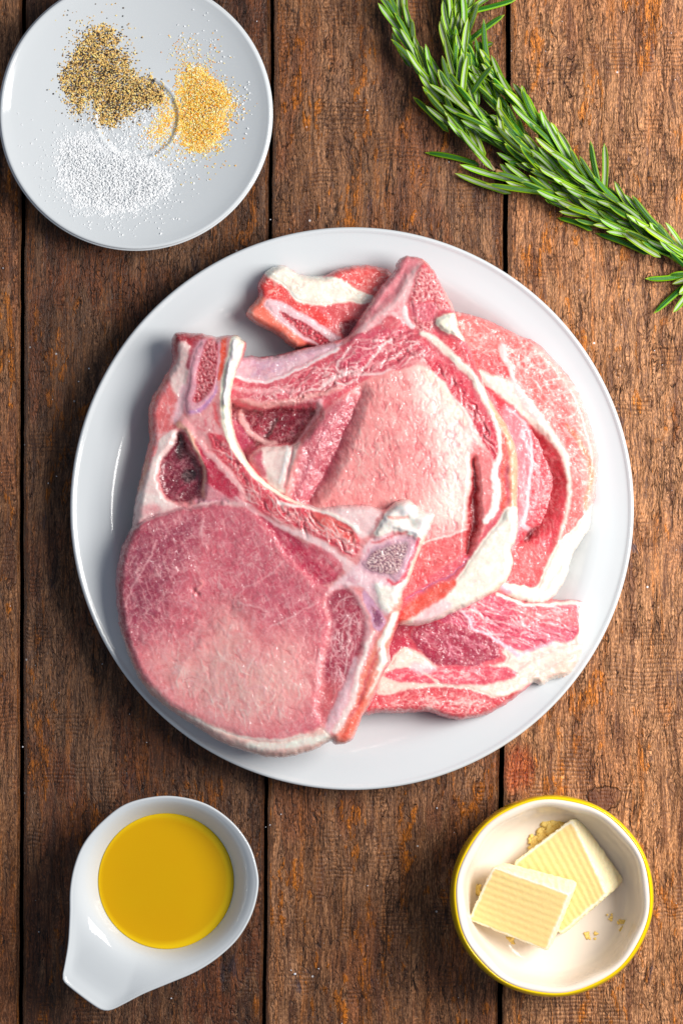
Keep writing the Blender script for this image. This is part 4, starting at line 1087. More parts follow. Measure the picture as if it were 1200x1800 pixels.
f.strands(RR, 26, 1.05, .3, (12, 40), (244, 186, 184), .75, (1.4, 3.4), 25, up=.3); f.strands(RR, 20, 1.1, .4, (8, 26), (140, 16, 46), .7, (1.6, 3.4), 26, up=-.6)  # second set: groove shade painted as dark red strands
# outer white line and orange edge
f.line(z3([(1035, 650), (1058, 740), (1062, 820), (1040, 880), (1050, 960), (1040, 1030)]) + z4([(560, 300)]), (7, 7, 9, 16, 15, 12), (252, 238, 228), soft=4, up=1.0, usoft=9)
f.line(z3([(1030, 620), (1075, 700), (1108, 780), (1122, 860), (1122, 1000)]) + z4([(690, 250)]), (8, 16, 20, 20, 20), (240, 186, 146), soft=6, amt=.85)
f.line(z3([(1070, 740), (1080, 820), (1075, 900), (1072, 980), (1078, 1040)]) + z4([(640, 200)]), (4, 9, 8, 9, 9), (226, 98, 76), soft=5, amt=.85)
for k in range(7): f.dome(898 + rg.uniform(-8, 8), 745 + k * 27, 7, 9, .9)
# big fat rim
fatB = f.poly(z4([(640, 250), (665, 235), (715, 255), (720, 345), (700, 405), (690, 500), (660, 590), (600, 640), (520, 690), (400, 745), (300, 790), (240, 800), (150, 800), (170, 730), (250, 690), (330, 630), (420, 568), (480, 480), (545, 385), (610, 310)]), FATW, soft=3, up=1.5, usoft=14, warp=.6)
f.marble(fatB, (240, 208, 184), .30, 60, 14, .10, -.8, 24, up=-.25)
f.line(z4([(700, 410), (690, 510), (640, 600), (560, 655)]), 8, (238, 190, 130), soft=7, amt=.6)
d = f.poly(z4([(160, 730), (210, 680), (290, 620), (400, 572), (420, 590), (370, 650), (290, 700), (200, 755), (150, 770)]), (226, 98, 80), soft=5, up=.5); f.fibre(d, -.6, .2, .4, (246, 170, 150), 6, 25)
f.line(z4([(140, 690), (200, 655), (300, 600), (400, 545), (480, 470)]), 3, (190, 110, 150), soft=2.5, amt=.8, up=-.8)
f.poly(z4([(260, 720), (360, 660), (400, 700), (330, 750), (260, 775), (220, 765)]), (232, 178, 190), soft=8, amt=.6)
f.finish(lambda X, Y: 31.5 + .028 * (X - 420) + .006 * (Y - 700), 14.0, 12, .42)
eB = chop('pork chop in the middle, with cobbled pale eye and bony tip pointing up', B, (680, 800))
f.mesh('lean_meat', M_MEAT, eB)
f.mesh('fat_rim', M_FAT, eB, fatB, .35, 7)
f.mesh('rib_bone', M_BONE, eB, bB, .3, 6)
f.mesh('backbone', M_BONE, eB, bt, .3, 5)
f.mesh('fat', M_FAT, eB, lump, .4, 4)

# ============ chop A : front left, on top of the heap
A = Field(z1([(275, 68), (300, 58), (400, 64), (455, 78), (500, 70), (545, 72), (560, 92), (581, 106), (566, 160), (548, 205), (534, 245), (521, 330), (522, 430), (545, 520), (585, 592), (640, 662), (710, 722), (780, 762), (850, 787), (890, 798)])
          + z2([(760, 63), (830, 57), (900, 55), (965, 68), (985, 62), (1010, 44), (1046, 37), (1078, 50), (1090, 72), (1138, 86), (1140, 112), (1112, 170), (1094, 215), (1074, 270), (1056, 322), (1030, 370), (1045, 396), (1028, 440), (1010, 490), (986, 560), (988, 610), (962, 650), (945, 700), (922, 752), (890, 800), (870, 852), (850, 886), (800, 898), (780, 886), (740, 908), (680, 930), (610, 942), (540, 938), (470, 915), (400, 890), (330, 848), (250, 796), (180, 747), (120, 682), (75, 590), (45, 490), (30, 390), (31, 290), (50, 200), (84, 136)])
          + z1([(112, 800), (122, 740), (144, 650), (164, 562), (176, 500), (170, 400), (185, 338), (215, 288), (246, 230), (270, 190), (270, 120)]), 33, base=(222, 150, 150), smooth=3)
f = A
# flank on the left
d = f.poly(z1([(290, 90), (330, 240), (320, 400), (290, 460), (240, 540), (200, 620), (170, 560), (160, 400), (200, 290), (260, 200)]), (222, 118, 118), soft=7, up=-1.0, usoft=12)
f.fibre(d, 1.9, .15, .45, (240, 180, 180), 5, 1); f.marble(d, (240, 206, 206), .5, 20, 34, .10, .3, 2)
f.line(z1([(178, 340), (172, 420), (180, 520), (160, 600), (140, 700)]), 7, (226, 112, 84), soft=7, amt=.7)
f.line(z1([(250, 240), (205, 310), (180, 350)]), 8, (226, 116, 90), soft=7, amt=.6)
f.poly(z1([(300, 110), (345, 110), (355, 180), (330, 260), (318, 330), (290, 330), (260, 240), (290, 180)]), (236, 206, 200), soft=6)
f.line(z1([(320, 300), (305, 370), (290, 425)]), 16, (232, 190, 196), soft=6)
f.poly(z1([(268, 60), (350, 56), (405, 66), (395, 110), (360, 130), (330, 100), (300, 105), (285, 160), (266, 180)]), (176, 42, 60), soft=4, up=-.8)
f.line(z1([(375, 100), (352, 150), (340, 200)]), 11, (190, 90, 104), soft=4)
# white bridge to the eye
fatL = f.poly(z1([(230, 500), (285, 470), (300, 520), (255, 575), (222, 600), (205, 680), (235, 750), (290, 785), (330, 800), (400, 770), (470, 750), (560, 768), (620, 790), (560, 790), (430, 795), (300, 812), (200, 845), (120, 890), (80, 940), (90, 860), (115, 760), (150, 680), (190, 590)]), (238, 214, 208), soft=5, up=.5)
f.line(z1([(130, 720), (150, 660), (165, 600)]), 8, (232, 170, 130), soft=6, amt=.6)
f.poly(z1([(140, 800), (200, 785), (215, 810), (150, 830)]), (228, 160, 164), soft=8, amt=.6)
f.line(z1([(120, 868), (200, 830), (300, 806), (400, 790), (470, 782)]), 4, (150, 44, 74), soft=3, amt=.6, up=-1.3, usoft=6)
f.line(z1([(370, 770), (420, 766), (500, 772)]), 4, (196, 150, 178), soft=4, amt=.7, up=-.6)
# dark pocket
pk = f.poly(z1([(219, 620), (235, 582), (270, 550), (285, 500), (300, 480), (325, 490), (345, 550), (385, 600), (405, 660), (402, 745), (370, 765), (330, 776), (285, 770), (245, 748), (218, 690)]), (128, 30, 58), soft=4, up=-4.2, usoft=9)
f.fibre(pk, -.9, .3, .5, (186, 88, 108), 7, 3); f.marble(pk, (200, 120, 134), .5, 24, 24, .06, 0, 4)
f.line(z1([(300, 500), (305, 540), (302, 585)]), (10, 16, 6), (60, 4, 18), soft=6, amt=.95, up=-1, usoft=12)  # hole's shade painted near-black, with slight relief
f.poly(z1([(318, 650), (350, 635), (375, 650), (358, 680), (335, 690), (312, 670)]), (50, 4, 16), soft=7, amt=.95)  # another hole, its shade put into the colour alone
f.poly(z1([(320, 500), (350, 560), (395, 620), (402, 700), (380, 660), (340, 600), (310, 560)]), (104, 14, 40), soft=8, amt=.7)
# inner muscle tongue
d = f.poly(z1([(340, 470), (380, 530), (430, 560), (480, 620), (540, 690), (562, 768), (500, 760), (440, 745), (405, 700), (400, 640), (360, 560), (325, 500)]), (198, 48, 82), soft=4, up=.8)
f.fibre(d, .9, .2, .45, (232, 130, 146), 6, 5)
f.poly(z1([(405, 700), (450, 720), (500, 752), (540, 770), (440, 768), (410, 750)]), (226, 156, 164), soft=5)
f.line(z1([(300, 452), (318, 450), (345, 480), (365, 540), (400, 610), (408, 680), (402, 750)]), (12, 13, 8, 6, 5, 5), (238, 186, 160), soft=3, up=1.2, usoft=7)
f.line(z1([(380, 510), (400, 545), (450, 590), (500, 650), (545, 700), (562, 760)]), (6, 8, 13, 9, 4), (236, 178, 178), soft=4, up=.7)
# rib area below the bone
d = f.poly(z1([(300, 430), (340, 415), (400, 400), (450, 360), (470, 420), (480, 500), (430, 500), (380, 510), (340, 470)]), (232, 172, 172), soft=6, up=.2)
f.marble(d, (214, 92, 110), .6, 16, 30, .10, .5, 7)
# red rib meat
d = f.poly(z1([(415, 490), (450, 490), (490, 500), (530, 560), (560, 610), (610, 670), (680, 725), (760, 770), (850, 800)]) + z2([(740, 80), (820, 110), (870, 150), (880, 210), (860, 240), (800, 200), (740, 170), (690, 140), (620, 120), (540, 80), (480, 40)]) + z1([(600, 770), (560, 700), (520, 640), (460, 580)]), (214, 74, 92), soft=4, up=.8, usoft=9)
f.fibre(d, 2.2, .3, .6, (236, 160, 156), 6, 8); f.marble(d, (248, 206, 200), .7, 18, 40, .08, .75, 9); f.cobble(d, .7, 12, 10, .5)
f.poly(z2([(700, 90), (760, 80), (840, 120), (870, 170), (850, 190), (760, 150)]), (230, 112, 96), soft=10, amt=.6)
RA = z1([(415, 500), (490, 510), (620, 680), (860, 810)]) + z2([(820, 110), (880, 190), (860, 245), (740, 180), (600, 130), (480, 50)]) + z1([(560, 700), (460, 590)])
f.strands(RA, 46, .80, .30, (20, 60), (246, 206, 202), .8, (1.6, 4.2), 21, up=.3)
f.strands(RA, 30, .85, .35, (14, 44), (160, 30, 60), .7, (1.4, 3.4), 22, up=-.5)  # dark strands carry painted groove shade along the rib meat
f.strands(RA, 30, 2.2, .4, (8, 22), (248, 200, 190), .6, (1.2, 2.4), 23, up=.2)
# second streak layers
f.line(z2([(450, 30), (500, 70), (560, 105), (620, 140), (690, 165), (750, 195), (820, 250), (870, 300)]), (5, 5, 5, 9, 12, 16, 18, 26), (240, 200, 200), soft=4, up=.4)
d = f.poly(z2([(530, 90), (590, 130), (640, 160), (700, 200), (770, 250), (810, 290), (790, 325), (740, 340), (690, 290), (620, 220), (570, 150)]), (186, 46, 82), soft=4, up=-.5)
f.fibre(d, .85, .25, .5, (226, 132, 146), 6, 12)
d = f.poly(z2([(690, 190), (760, 210), (820, 260), (810, 300), (760, 280), (700, 230)]), (212, 100, 118), soft=5, amt=.8); f.marble(d, (240, 190, 190), .6, 12, 30, .1, .8, 13)
# hub of pale sinew round the bone
d = f.poly(z2([(830, 300), (880, 260), (900, 200), (960, 160), (1040, 160), (1095, 190), (1080, 260), (1060, 330), (1030, 380), (980, 440), (950, 420), (900, 350), (850, 345), (770, 360)]), (236, 202, 206), soft=6, up=.3)
f.marble(d, (214, 150, 168), .5, 22, 30, .10, .6, 14)
# upper white rim
d = f.poly(z2([(660, 40), (830, 50), (960, 62), (940, 110), (925, 150), (880, 170), (840, 120), (780, 90), (700, 66)]), (238, 206, 204), soft=6, up=.3)
f.line(z2([(600, 48), (680, 62), (760, 80), (830, 110), (880, 150)]), 5, (250, 226, 220), soft=3, up=.5)
knob = f.poly(z2([(930, 150), (960, 110), (990, 60), (1045, 30), (1090, 60), (1150, 80), (1140, 130), (1110, 190), (1085, 180), (1060, 160), (1000, 150), (950, 165)]), (250, 236, 224), soft=4, up=2.2, usoft=10)
for x, y, r, h in ((1045, 65, 13, 1.4), (1000, 110, 12, .8), (1110, 110, 12, .8), (1060, 120, 9, -.9), (1025, 85, 6, -.4), (1085, 85, 6, -.6)):
    (x, y), = z2([(x, y)]); f.dome(x, y, r, r, h)
f.line(z2([(985, 98), (1020, 105), (1050, 98)]), 5, (232, 120, 110), soft=4, amt=.7, up=-.6)
f.line(z2([(930, 190), (1000, 165), (1050, 150)]), 5, (206, 70, 80), soft=4, amt=.7)
# chine bone
bA = f.poly(z2([(882, 262), (905, 235), (940, 200), (1000, 178), (1050, 168), (1092, 180), (1080, 220), (1068, 250), (1048, 300), (1020, 335), (990, 310), (960, 300), (930, 300), (905, 290)]), (204, 166, 180), soft=7, up=.2)
sp_ = f.poly(z2([(900, 265), (940, 215), (1000, 195), (1055, 185), (1040, 240), (1020, 290), (980, 300), (930, 290)]), (180, 148, 158), soft=5)
f.spongy(sp_, (138, 96, 114), (212, 186, 182), 3.6, .35)
f.line(z2([(1090, 178), (1070, 240), (1045, 300), (1015, 335), (985, 320)]), (6, 7, 8, 9, 5), (220, 70, 92), soft=4, amt=.85)
f.line(z2([(1110, 170), (1092, 220), (1072, 275), (1052, 325)]), 8, (248, 216, 196), soft=3, up=.5)
k2 = f.poly(z2([(940, 330), (990, 345), (1050, 320), (1048, 350), (1028, 375), (1000, 430), (975, 430), (950, 390)]), (250, 232, 220), soft=4, up=1.6, usoft=8)
# lower bone sliver
bA2 = f.poly(z2([(900, 350), (925, 380), (945, 410), (965, 440), (975, 470), (950, 500), (930, 480), (915, 430), (895, 380)]), (206, 160, 186), soft=3)
f.poly(z2([(925, 410), (950, 430), (965, 465), (940, 480), (928, 450)]), (150, 84, 120), soft=4)
# dark wedge of muscle
wd = f.poly(z2([(765, 385), (800, 358), (830, 348), (862, 372), (895, 420), (907, 480), (900, 540), (880, 590), (862, 640), (835, 700), (805, 760), (770, 820), (742, 800), (738, 720), (752, 640), (765, 560), (785, 480)]), (172, 62, 86), soft=8, up=-.7)
f.fibre(wd, -.8, .3, .4, (206, 110, 128), 6, 15); f.marble(wd, (232, 176, 180), .7, 20, 16, .07, -.6, 16, thr=-.2); f.strands(z2([(800, 370), (860, 380), (900, 480), (860, 640), (800, 770), (750, 790), (760, 620), (790, 460)]), 46, 1.75, .35, (16, 46), (240, 200, 200), .75, (1.6, 3.0), 9)
f.poly(z2([(742, 690), (790, 680), (820, 720), (780, 810), (745, 800)]), (214, 110, 112), soft=20, amt=.85)
f.line(z2([(755, 370), (800, 350), (850, 350), (890, 400), (912, 470), (905, 560), (880, 640), (860, 720), (800, 800)]), (5, 4, 4, 6, 8, 11, 12, 14), (236, 190, 194), soft=8, amt=.8, up=.4)
f.line(z2([(870, 600), (840, 700), (800, 790), (770, 850)]), (8, 16, 18, 14), (232, 190, 196), soft=6, up=.3)
# right edge band: orange and white
f.line(z2([(1030, 390), (1005, 470), (960, 560), (930, 640), (890, 740), (850, 830), (820, 880)]), (14, 22, 26, 30, 34, 36, 28), (234, 140, 120), soft=7, up=-.5)
f.line(z2([(1040, 390), (1030, 430), (1010, 480)]), 7, (206, 60, 74), soft=4)
wh = f.line(z2([(1010, 440), (985, 500), (960, 545), (965, 600), (940, 660), (905, 730)]), (10, 14, 12, 13, 10, 6), (250, 230, 218), soft=4, up=1.2)
f.line(z2([(930, 500), (900, 580), (880, 660), (850, 760), (800, 850)]), (5, 7, 9, 10, 12), (246, 214, 208), soft=4, up=.5)
f.line(z2([(945, 640), (905, 720), (870, 800), (830, 870)]), (6, 9, 11, 12), (228, 100, 74), soft=5, amt=.8)
f.line(z2([(955, 560), (915, 650), (885, 740), (850, 800)]), (3, 5, 6, 5), (206, 70, 84), soft=4, amt=.7)
# the eye
eyeA = f.poly(z1([(60, 960), (80, 915), (122, 882), (200, 840), (300, 812), (400, 796), (440, 790), (500, 792), (560, 800)]) + z2([(490, 70), (540, 110), (590, 170), (640, 235), (690, 290), (740, 335), (768, 352), (745, 395), (760, 440), (776, 480), (762, 550), (750, 620), (742, 700), (738, 770), (746, 830), (700, 855), (640, 868), (560, 880), (480, 866), (410, 848), (330, 812), (250, 778), (180, 730), (120, 664), (78, 585), (49, 488), (35, 390), (35, 290), (54, 205), (70, 160)]), (214, 116, 128), soft=3, up=1.4, usoft=12)
f.poly(z2([(30, 300), (60, 180), (150, 110), (300, 80), (350, 120), (300, 220), (250, 330), (200, 450), (100, 520), (50, 480)]), (156, 60, 88), soft=36, amt=.9)  # mauve flesh tone, darkened with painted shade of the tilted upper left
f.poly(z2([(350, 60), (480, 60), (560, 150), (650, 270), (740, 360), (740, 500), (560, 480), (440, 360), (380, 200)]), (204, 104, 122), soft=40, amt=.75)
f.poly(z2([(300, 560), (380, 450), (450, 430), (540, 560), (640, 520), (710, 640), (660, 780), (500, 840), (330, 790), (220, 710), (160, 590)]), (244, 180, 172), soft=52, amt=.97)  # moist paler flesh, with light on the lower half painted in
f.cobble(eyeA, .35, 22, 30, .25)
f.fibre(eyeA, 1.2, .12, .38, (236, 176, 178), 5, 31)
f.fibre(eyeA, -.6, .08, .25, (238, 186, 186), 4, 33)
f.marble(eyeA, (236, 180, 184), .40, 40, 60, .03, .5, 32, thr=.05)
f.marble(eyeA, (240, 196, 192), .45, 26, 50, .03, 1.3, 34, thr=.12)
for P in ([(440, 400), (480, 350), (540, 320), (600, 270), (620, 255)], [(740, 395), (680, 430), (620, 460), (570, 485)], [(460, 400), (530, 415), (560, 425)], [(480, 620), (490, 700), (540, 690), (548, 740)], [(180, 722), (200, 705), (225, 700), (228, 692)], [(340, 90), (330, 170), (350, 210)], [(60, 400), (100, 320), (140, 260), (170, 180)], [(740, 560), (735, 640), (730, 720)]):
    f.line(z2(P), 3.0, (238, 186, 188), soft=2.2, amt=.55, up=.15)
f.line(z2([(305, 375), (318, 350), (330, 330), (322, 320)]), 4, (238, 150, 150), soft=2, up=.8); f.line(z2([(300, 350), (320, 370)]), 5, (170, 50, 74), soft=4, amt=.6, up=-.8)
EA = z2([(60, 300), (150, 120), (330, 70), (500, 90), (620, 230), (740, 370), (760, 500), (735, 760), (620, 850), (450, 840), (250, 760), (90, 580)])
f.strands(EA, 80, 1.1, .8, (10, 30), (244, 196, 196), .50, (1.4, 2.4), 1)
f.strands(z2([(200, 560), (400, 500), (560, 540), (720, 600), (720, 780), (600, 840), (420, 820), (240, 720)]), 80, 1.35, .35, (14, 44), (252, 220, 210), .6, (1.3, 2.4), 2)
f.strands(z2([(60, 250), (150, 120), (330, 80), (420, 200), (300, 420), (80, 480)]), 50, -.5, .8, (10, 26), (226, 160, 172), .6, (1.4, 2.2), 3)
f.strands(EA, 60, .3, 1.2, (8, 24), (168, 52, 76), .45, (1.4, 3.0), 4, up=-.15)
# fat rim under the eye
fatA = f.poly(z2([(20, 420), (60, 520), (90, 600), (130, 668), (190, 728), (260, 778), (340, 812), (420, 850), (490, 872), (560, 884), (640, 872), (700, 858), (748, 838), (770, 850), (790, 895), (700, 950), (600, 970), (480, 950), (300, 860), (150, 760), (70, 640)]), (246, 200, 188), soft=8, up=-.2)
f.line(z2([(250, 782), (330, 818), (420, 856), (500, 876), (600, 880), (700, 862)]), 4, (252, 228, 218), soft=3, amt=.6)
f.line(z2([(500, 900), (600, 905), (700, 885), (760, 868)]), 12, (248, 226, 214), soft=5)
# marrow bone of the rib
bR = f.poly(z1([(388, 88), (420, 84), (455, 92), (478, 92), (474, 150), (474, 210), (462, 290), (440, 330), (415, 365), (380, 395), (350, 412), (326, 400), (318, 360), (330, 290), (338, 230), (352, 160), (372, 110)]), (222, 166, 178), soft=4, up=.7, usoft=7, warp=.5)
mw = f.poly(z1([(412, 92), (462, 96), (462, 200), (452, 270), (420, 320), (395, 345), (370, 355), (358, 345), (372, 300), (372, 240), (390, 170)]), (196, 76, 92), soft=4, up=-.6, warp=.6)
f.spongy(mw, (176, 40, 62), (218, 140, 144), 4.5, .5)
f.line(z1([(460, 290), (430, 345), (385, 385), (345, 395)]), (4, 7, 7, 4), (186, 138, 190), soft=4, amt=.8)
# bright fat strip down the rib's right side
f.line(z1([(492, 84), (488, 130), (480, 200), (470, 260)]), (8, 10, 7, 4), (232, 92, 60), soft=3)
f.line(z1([(450, 360), (460, 420), (470, 460)]), (5, 7, 4), (222, 84, 90), soft=4, amt=.8)
stA = f.line(z1([(545, 98), (530, 160), (508, 240), (496, 330), (500, 430), (518, 500), (550, 565), (600, 635), (665, 700), (740, 748), (820, 784)]), (24, 22, 20, 18, 18, 15, 10, 8, 7, 6), (250, 238, 212), soft=3, up=1.0, usoft=9, warp=.6)
f.line(z1([(535, 90), (515, 180), (500, 260), (494, 360)]), 4, (255, 250, 236), soft=3, up=.8, usoft=5)
for k in range(16):
    x = 415 - 12 * math.sin(k / 5.0) + rg.uniform(-4, 4); f.dome(x - 6, 610 + k * 11, 5, 7, rg.uniform(-.6, .9))
f.line(z1([(800, 775), (850, 800)]) + z2([(760, 78), (830, 108), (872, 150)]), (3, 5, 6, 4), (248, 224, 214), soft=3, up=.4)
# big shape of the chop
f.dome(*z2([(520, 660)])[0], 100, 100, 2.6); f.dome(*z2([(180, 330)])[0], 70, 110, 1.5)
f.line(z2([(60, 540), (200, 470), (330, 440), (430, 420)]), (10, 30, 26, 10), None, up=-2.2, usoft=30)
f.dome(255, 960, 60, 70, 1.2)
f.line(z2([(240, 660), (330, 540), (420, 480)]), (6, 12, 8), None, up=1.2, usoft=20)
def planeA(X, Y):
    u = np.clip((X - 205) / 550., 0, 1)
    z = 27.5 + 24 * sm(u * .9 + .05) * 1.0 + 1.0
    return z + 4.0 * np.exp(-((Y - 600) / 110.) ** 2)
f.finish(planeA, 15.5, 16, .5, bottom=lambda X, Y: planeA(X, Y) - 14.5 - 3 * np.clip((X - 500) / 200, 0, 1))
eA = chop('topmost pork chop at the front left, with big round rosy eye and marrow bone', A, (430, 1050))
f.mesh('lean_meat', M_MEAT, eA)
f.mesh('fat_rim', M_FAT, eA, fatA, .3, 6)
f.mesh('fat_strip', M_FAT, eA, stA, .35, 5)
f.mesh('rib_bone', M_BONE, eA, bR, .35, 5)
f.mesh('backbone', M_BONE, eA, bA, .3, 5)
f.mesh('gristle', M_FAT, eA, knob, .4, 5)
# ------------------------------------------------------------------ rosemary
def leaf_mesh(name, under, bend, twist, seed):
    """one needle leaf, 1 unit long along +X, about .12 wide, rolled margins"""
    rg = np.random.default_rng(seed)
    n = 11; m = 9
    t = np.linspace(0, 1, n); V = []; C = []
    green_d = lin((16, 80, 16)); green_l = lin((164, 206, 0)); silver = lin((168, 184, 160)); mid = lin((60, 140, 6)); tipc = lin((170, 196, 40))
    for i, a in enumerate(t):
        w = .070 * min(1, (a / .10) ** .6 + .16) * (1 - max(0, (a - .62) / .38) ** 2.4) ** .7 + .002
        cx = a - .06 * bend * bend * a * a; cz = bend * .16 * a * a; cy = twist * .07 * math.sin(a * 3.0)
        for j in range(m):
            u = -1 + 2 * j / (m - 1)
            if under:     # silvery trough between two rolled green margins
                z = .030 * (abs(u) > .5) * math.sin((abs(u) - .5) * 2 * math.pi * .62) - .010 * (abs(u) < .2) - .0 * u
                k = 1 - float(sm(np.array((abs(u) - .20) / .24)))
                c = green_l * .75 + mid * .25
                if abs(u) > .8: c = mid
                c = c * (1 - k) + silver * (1.0 if abs(u) > .14 else .9) * k
            else:         # shiny convex top with a sunken midline
                z = .034 * math.cos(u * 1.45) - .016 * math.exp(-(u / .16) ** 2)
                c = green_d * .55 + mid * .45
                if abs(u) > .7: c = green_l * .6 + mid * .4
                if abs(u) < .15: c = c * .55
            if a > .94: c = tipc
            V.append((cx, cy + u * w * (.86 if under else .8), cz + z * w / .07)); C.append(c)
    for i, a in enumerate(t):  # lower skin
        w = .070 * min(1, (a / .10) ** .6 + .16) * (1 - max(0, (a - .62) / .38) ** 2.4) ** .7 + .002
        cx = a - .06 * bend * bend * a * a; cz = bend * .16 * a * a; cy = twist * .07 * math.sin(a * 3.0)
        V.append((cx, cy, cz - .022 * w / .07)); C.append(mid)
    V = np.array(V); F = []
    for i in range(n - 1):
        for j in range(m - 1):
            F.append((i * m + j, (i + 1) * m + j, (i + 1) * m + j + 1, i * m + j + 1))
        b = n * m
        F.append((i * m, b + i, b + i + 1, (i + 1) * m)); F.append((i * m + m - 1, (i + 1) * m + m - 1, b + i + 1, b + i))
    o = mesh_np(name, V, F, mat=M_LEAF, parent=False, color=np.clip(np.array(C), 0, 1))
    import bmesh
    bm = bmesh.new(); bm.from_mesh(o.data); bmesh.ops.recalc_face_normals(bm, faces=bm.faces); bm.to_mesh(o.data); bm.free()
    return o.data
LU = [leaf_mesh('leaf', True, b, t, 1) for b, t in ((.2, .3), (.5, -.4), (-.3, .6), (.9, .2))]
LT = [leaf_mesh('leaf', False, b, t, 2) for b, t in ((.3, .3), (-.4, -.5), (.7, .5), (.1, -.2))]

def sprig(label, pts, hts, seed, l0=58, step=11., tip_end=0, r0=3.2, skip=(), spread=(14, 34), tuft=6, under=.66, stemc=((150, 128, 96), (128, 138, 84)), extra=(), r1=1.3):
    """pts run from the cut base to the growing tip, in photograph pixels; leaves slope towards the tip"""
    rg = np.random.default_rng(seed)
    P = catmull(pts, 8, False); Z = np.interp(np.linspace(0, 1, len(P)), np.linspace(0, 1, len(hts)), hts)
    Q = np.array([W(x, y, z / 1000) for (x, y), z in zip(P, Z)])
    root = empty('rosemary_sprig', tuple(Q[0]))
    tag(root, label, 'rosemary', 'fresh rosemary sprigs at the upper right')
    # stem
    n = 8; V = []; C = []; F = []
    seg = np.diff(Q, axis=0); L = np.concatenate([[0], np.cumsum(np.linalg.norm(seg, axis=1))])
    for i in range(len(Q)):
        t = seg[min(i, len(seg) - 1)]; t = t / np.linalg.norm(t)
        s = np.cross(t, (0, 0, 1)); s /= np.linalg.norm(s); u = np.cross(s, t)
        f = L[i] / L[-1]; r = S * (r0 * (1 - f) + r1 * f) * (1 + .12 * math.sin(L[i] / S / 5.5))
        for k in range(n):
            a = k * 2 * math.pi / n; V.append(Q[i] + r * (s * math.cos(a) + u * math.sin(a)))
            C.append(lin(stemc[0]) * (1 - f) + lin(stemc[1]) * f)
    for i in range(len(Q) - 1):
        for k in range(n): F.append((i * n + k, i * n + (k + 1) % n, (i + 1) * n + (k + 1) % n, (i + 1) * n + k))
    V = np.array(V); C = np.array(C)
    V = np.concatenate([V, [Q[0]], [Q[-1]]]); C = np.concatenate([C, [lin((190, 160, 104))], [lin(stemc[1])]])
    F3 = [(len(V) - 2, (k + 1) % n, k) for k in range(n)] + [(len(V) - 1, (len(Q) - 1) * n + k, (len(Q) - 1) * n + (k + 1) % n) for k in range(n)]
    mesh_np('stem', V, F, F3, mat=M_STEM, parent=root, color=C)
    # leaves in opposite pairs, each pair turned a quarter from the last
    tot = L[-1]; d = 6 * S; pair = 0
    def put(p, tdir, off, roll, ln, lift, under_):
        az = math.atan2(tdir[1], tdir[0]) + off
        mh = (LU if under_ else LT)[rg.integers(4)]
        o = bpy.data.objects.new('leaf', mh)
        COL.objects.link(o); o.parent = root
        o.location = Vector(p) - Vector(root.location)
        ln_ = ln * S; wd = rg.uniform(.85, 1.15) * 84 * S
        M_ = Matrix.Rotation(az, 3, 'Z') @ Matrix.Rotation(-lift, 3, 'Y') @ Matrix.Rotation(roll, 3, 'X')
        o.rotation_euler = M_.to_euler()
        o.scale = (ln_, wd, wd)
    while d < tot:
        f = d / tot
        if not any(a < f < b for a, b in skip):
            i = min(np.searchsorted(L, d), len(Q) - 1)
            p = Q[i]; t = seg[min(i, len(seg) - 1)]
            lnb = l0 * (1 - .25 * max(0, f - .75) / .25) * (0.9 + .1 * min(1, f / .2))
            for sgn in (-1, 1):
                if pair % 2 == 0:      # pair seen flat, left and right
                    off = sgn * R(rg.uniform(*spread)); lift = R(rg.uniform(0, 16)); roll = sgn * R(rg.uniform(-25, 25))
                    side = 1.0
                else:                  # pair standing up and lying under
                    off = sgn * R(rg.uniform(2, 14)); lift = R(rg.uniform(12, 30)) if sgn > 0 else R(rg.uniform(-3, 4)); roll = R(rg.uniform(-30, 30))
                    side = .3
                s = np.cross(t / np.linalg.norm(t), (0, 0, 1)); q = p + s * (-sgn) * S * 1.8 * side + np.array([0, 0, S * (2 if pair % 2 and sgn > 0 else 0)])
                q[2] = max(q[2], .0012)
                if q[2] + math.sin(lift) * lnb * S < .001: lift = 0.0
                put(q, t, off, roll, lnb * rg.uniform(.8, 1.15), lift, rg.random() < under)
        d += step * S * rg.uniform(.8, 1.2); pair += 1
    t = seg[-1]
    for k in range(tuft):
        put(Q[-1], t, R(rg.uniform(-22, 22)), R(rg.uniform(-40, 40)), l0 * rg.uniform(.5, .95), R(rg.uniform(0, 25)), rg.random() < under)
    def lone(b, tp, z0=6, z1=8, under_=True):
        B = np.array(W(*b, z0 / 1000)); T_ = np.array(W(*tp, z1 / 1000)); v = T_ - B
        o = bpy.data.objects.new('leaf', (LU if under_ else LT)[rg.integers(4)])
        COL.objects.link(o); o.parent = root; o.location = Vector(B) - Vector(root.location)
        M_ = Matrix.Rotation(math.atan2(v[1], v[0]), 3, 'Z') @ Matrix.Rotation(-math.atan2(v[2], math.hypot(v[0], v[1])), 3, 'Y') @ Matrix.Rotation(R(rg.uniform(-15, 15)), 3, 'X')
        o.rotation_euler = M_.to_euler(); n_ = float(np.linalg.norm(v)); o.scale = (n_ * 1.03, 90 * S, 90 * S)
    for q in extra: lone(*q)
    return root
sprig('rosemary sprig farthest left, its cut stem end near the middle of the bunch', [(868, 300), (838, 262), (806, 224), (778, 180), (748, 130), (724, 84), (702, 34), (686, -14)], [7, 8, 8, 8, 7, 6], 1, 76, 20.4, skip=((.0, .02),), tuft=7, spread=(6, 20),
      extra=(((788, 232), (727, 172), 3, 3, False), ((722, 118), (688, 60), 6, 5), ((842, 290), (748, 268), 3, 2, False), ((865, 298), (778, 195), 9, 10), ((802, 186), (739, 84), 9, 10)))
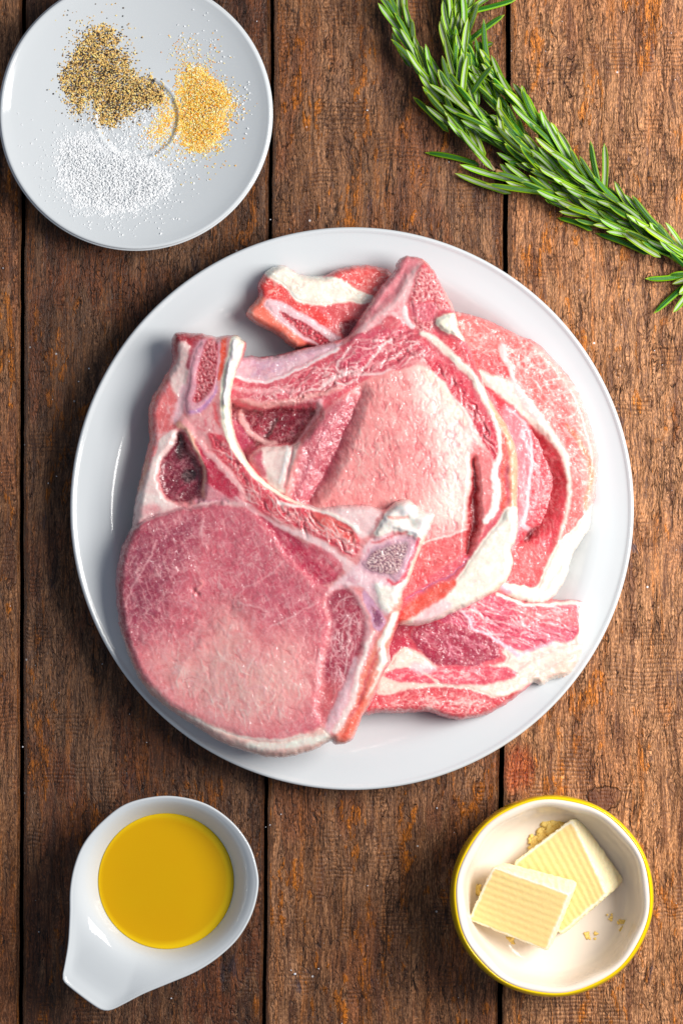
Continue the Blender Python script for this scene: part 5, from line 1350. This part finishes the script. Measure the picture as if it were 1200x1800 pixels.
sprig('rosemary sprig rising straight to the top edge, second from the left', [(968, 322), (925, 270), (880, 240), (838, 208), (806, 170), (797, 120), (792, 57), (794, -30)], [7, 10, 12, 11, 9, 8], 2, 74, 18.0, spread=(6, 18),
      extra=(((812, 170), (818, 98), 12, 14), ((820, 178), (788, 128), 12, 13, False), ((884, 243), (878, 172), 14, 17)))
sprig('rosemary sprig whose tip fans out over the seam at the top', [(838, 200), (826, 140), (816, 90), (815, 50), (819, 20), (830, -24)], [6, 7, 8, 9], 3, 68, 19.2, tuft=6, spread=(6, 20),
      extra=(((822, 74), (885, 28), 7, 9, False), ((832, 80), (866, 76), 5, 6), ((862, 132), (847, 34), 9, 13, False), ((828, 165), (864, 116), 13, 17, False), ((819, 24), (872, -12), 9, 10), ((819, 22), (905, 0), 7, 8, False), ((812, 128), (822, 34), 11, 12)))
sprig('long rosemary sprig along the upper side, two of its needles sticking up', [(1230, 470), (1190, 437), (1110, 374), (1058, 338), (1004, 290), (958, 236), (915, 186), (872, 142)], [6, 8, 9, 9, 9, 8], 4, 72, 16.0, spread=(5, 18), r0=4.2,
      extra=(((1056, 336), (1038, 246), 9, 14, False), ((1060, 340), (1060, 252), 9, 15), ((1004, 290), (954, 204), 11, 13), ((1172, 416), (1109, 342), 9, 12, False), ((900, 172), (865, 97), 10, 12), ((1180, 430), (1108, 352), 6, 5, False)))
sprig('yellowish green rosemary sprig along the lower side of the bunch', [(1240, 500), (1190, 456), (1120, 412), (1050, 382), (980, 348), (915, 318), (870, 300)], [3, 4, 5, 5, 4], 5, 72, 18.0, spread=(5, 20), under=.5, stemc=((170, 130, 120), (168, 128, 84)), tuft=0, skip=((.86, 1.0),), r1=4.2,
      extra=(((897, 340), (801, 306), 3, 2), ((980, 340), (856, 324), 8, 9, False), ((1040, 405), (981, 382), 3, 2, False), ((1140, 447), (1047, 411), 3, 2, False), ((1040, 378), (957, 345), 8, 9), ((1160, 452), (1085, 398), 8, 9), ((905, 318), (810, 290), 5, 4)))
sprig('rosemary sprig lying in the notch between the two left ones, mostly covered', [(1010, 348), (950, 305), (890, 262), (850, 235), (822, 205)], [3, 3, 4, 4], 8, 74, 19.0, spread=(5, 20), under=.5)
sprig('rosemary sprig filling the gap under the curled tip, left of the seam', [(985, 325), (935, 268), (895, 215), (862, 168), (845, 128)], [4, 5, 6, 6], 12, 70, 18.0, spread=(6, 22), under=.6)
sprig('rosemary sprig between the upper and lower ones, above the plank seam', [(1150, 405), (1080, 366), (1010, 328), (955, 285), (910, 240)], [5, 7, 8, 9], 9, 76, 18.0, spread=(5, 16), under=.6)
sprig('short rosemary sprig tucked under the middle of the bunch', [(1080, 372), (1010, 336), (950, 300), (905, 262), (872, 232)], [2, 2.5, 3, 3], 6, 70, 15.6, spread=(8, 24), under=.6)
sprig('rosemary sprig at the right edge, its few needles pointing down over the boards', [(1300, 440), (1262, 462), (1222, 486)], [2, 3, 3], 7, 62, 19.2, tuft=1, spread=(10, 30), under=.4,
      extra=(((1218, 490), (1150, 550), 2.5, 1.4, False), ((1222, 496), (1178, 549), 3, 1.6), ((1212, 482), (1132, 489), 3, 1.6, False)))
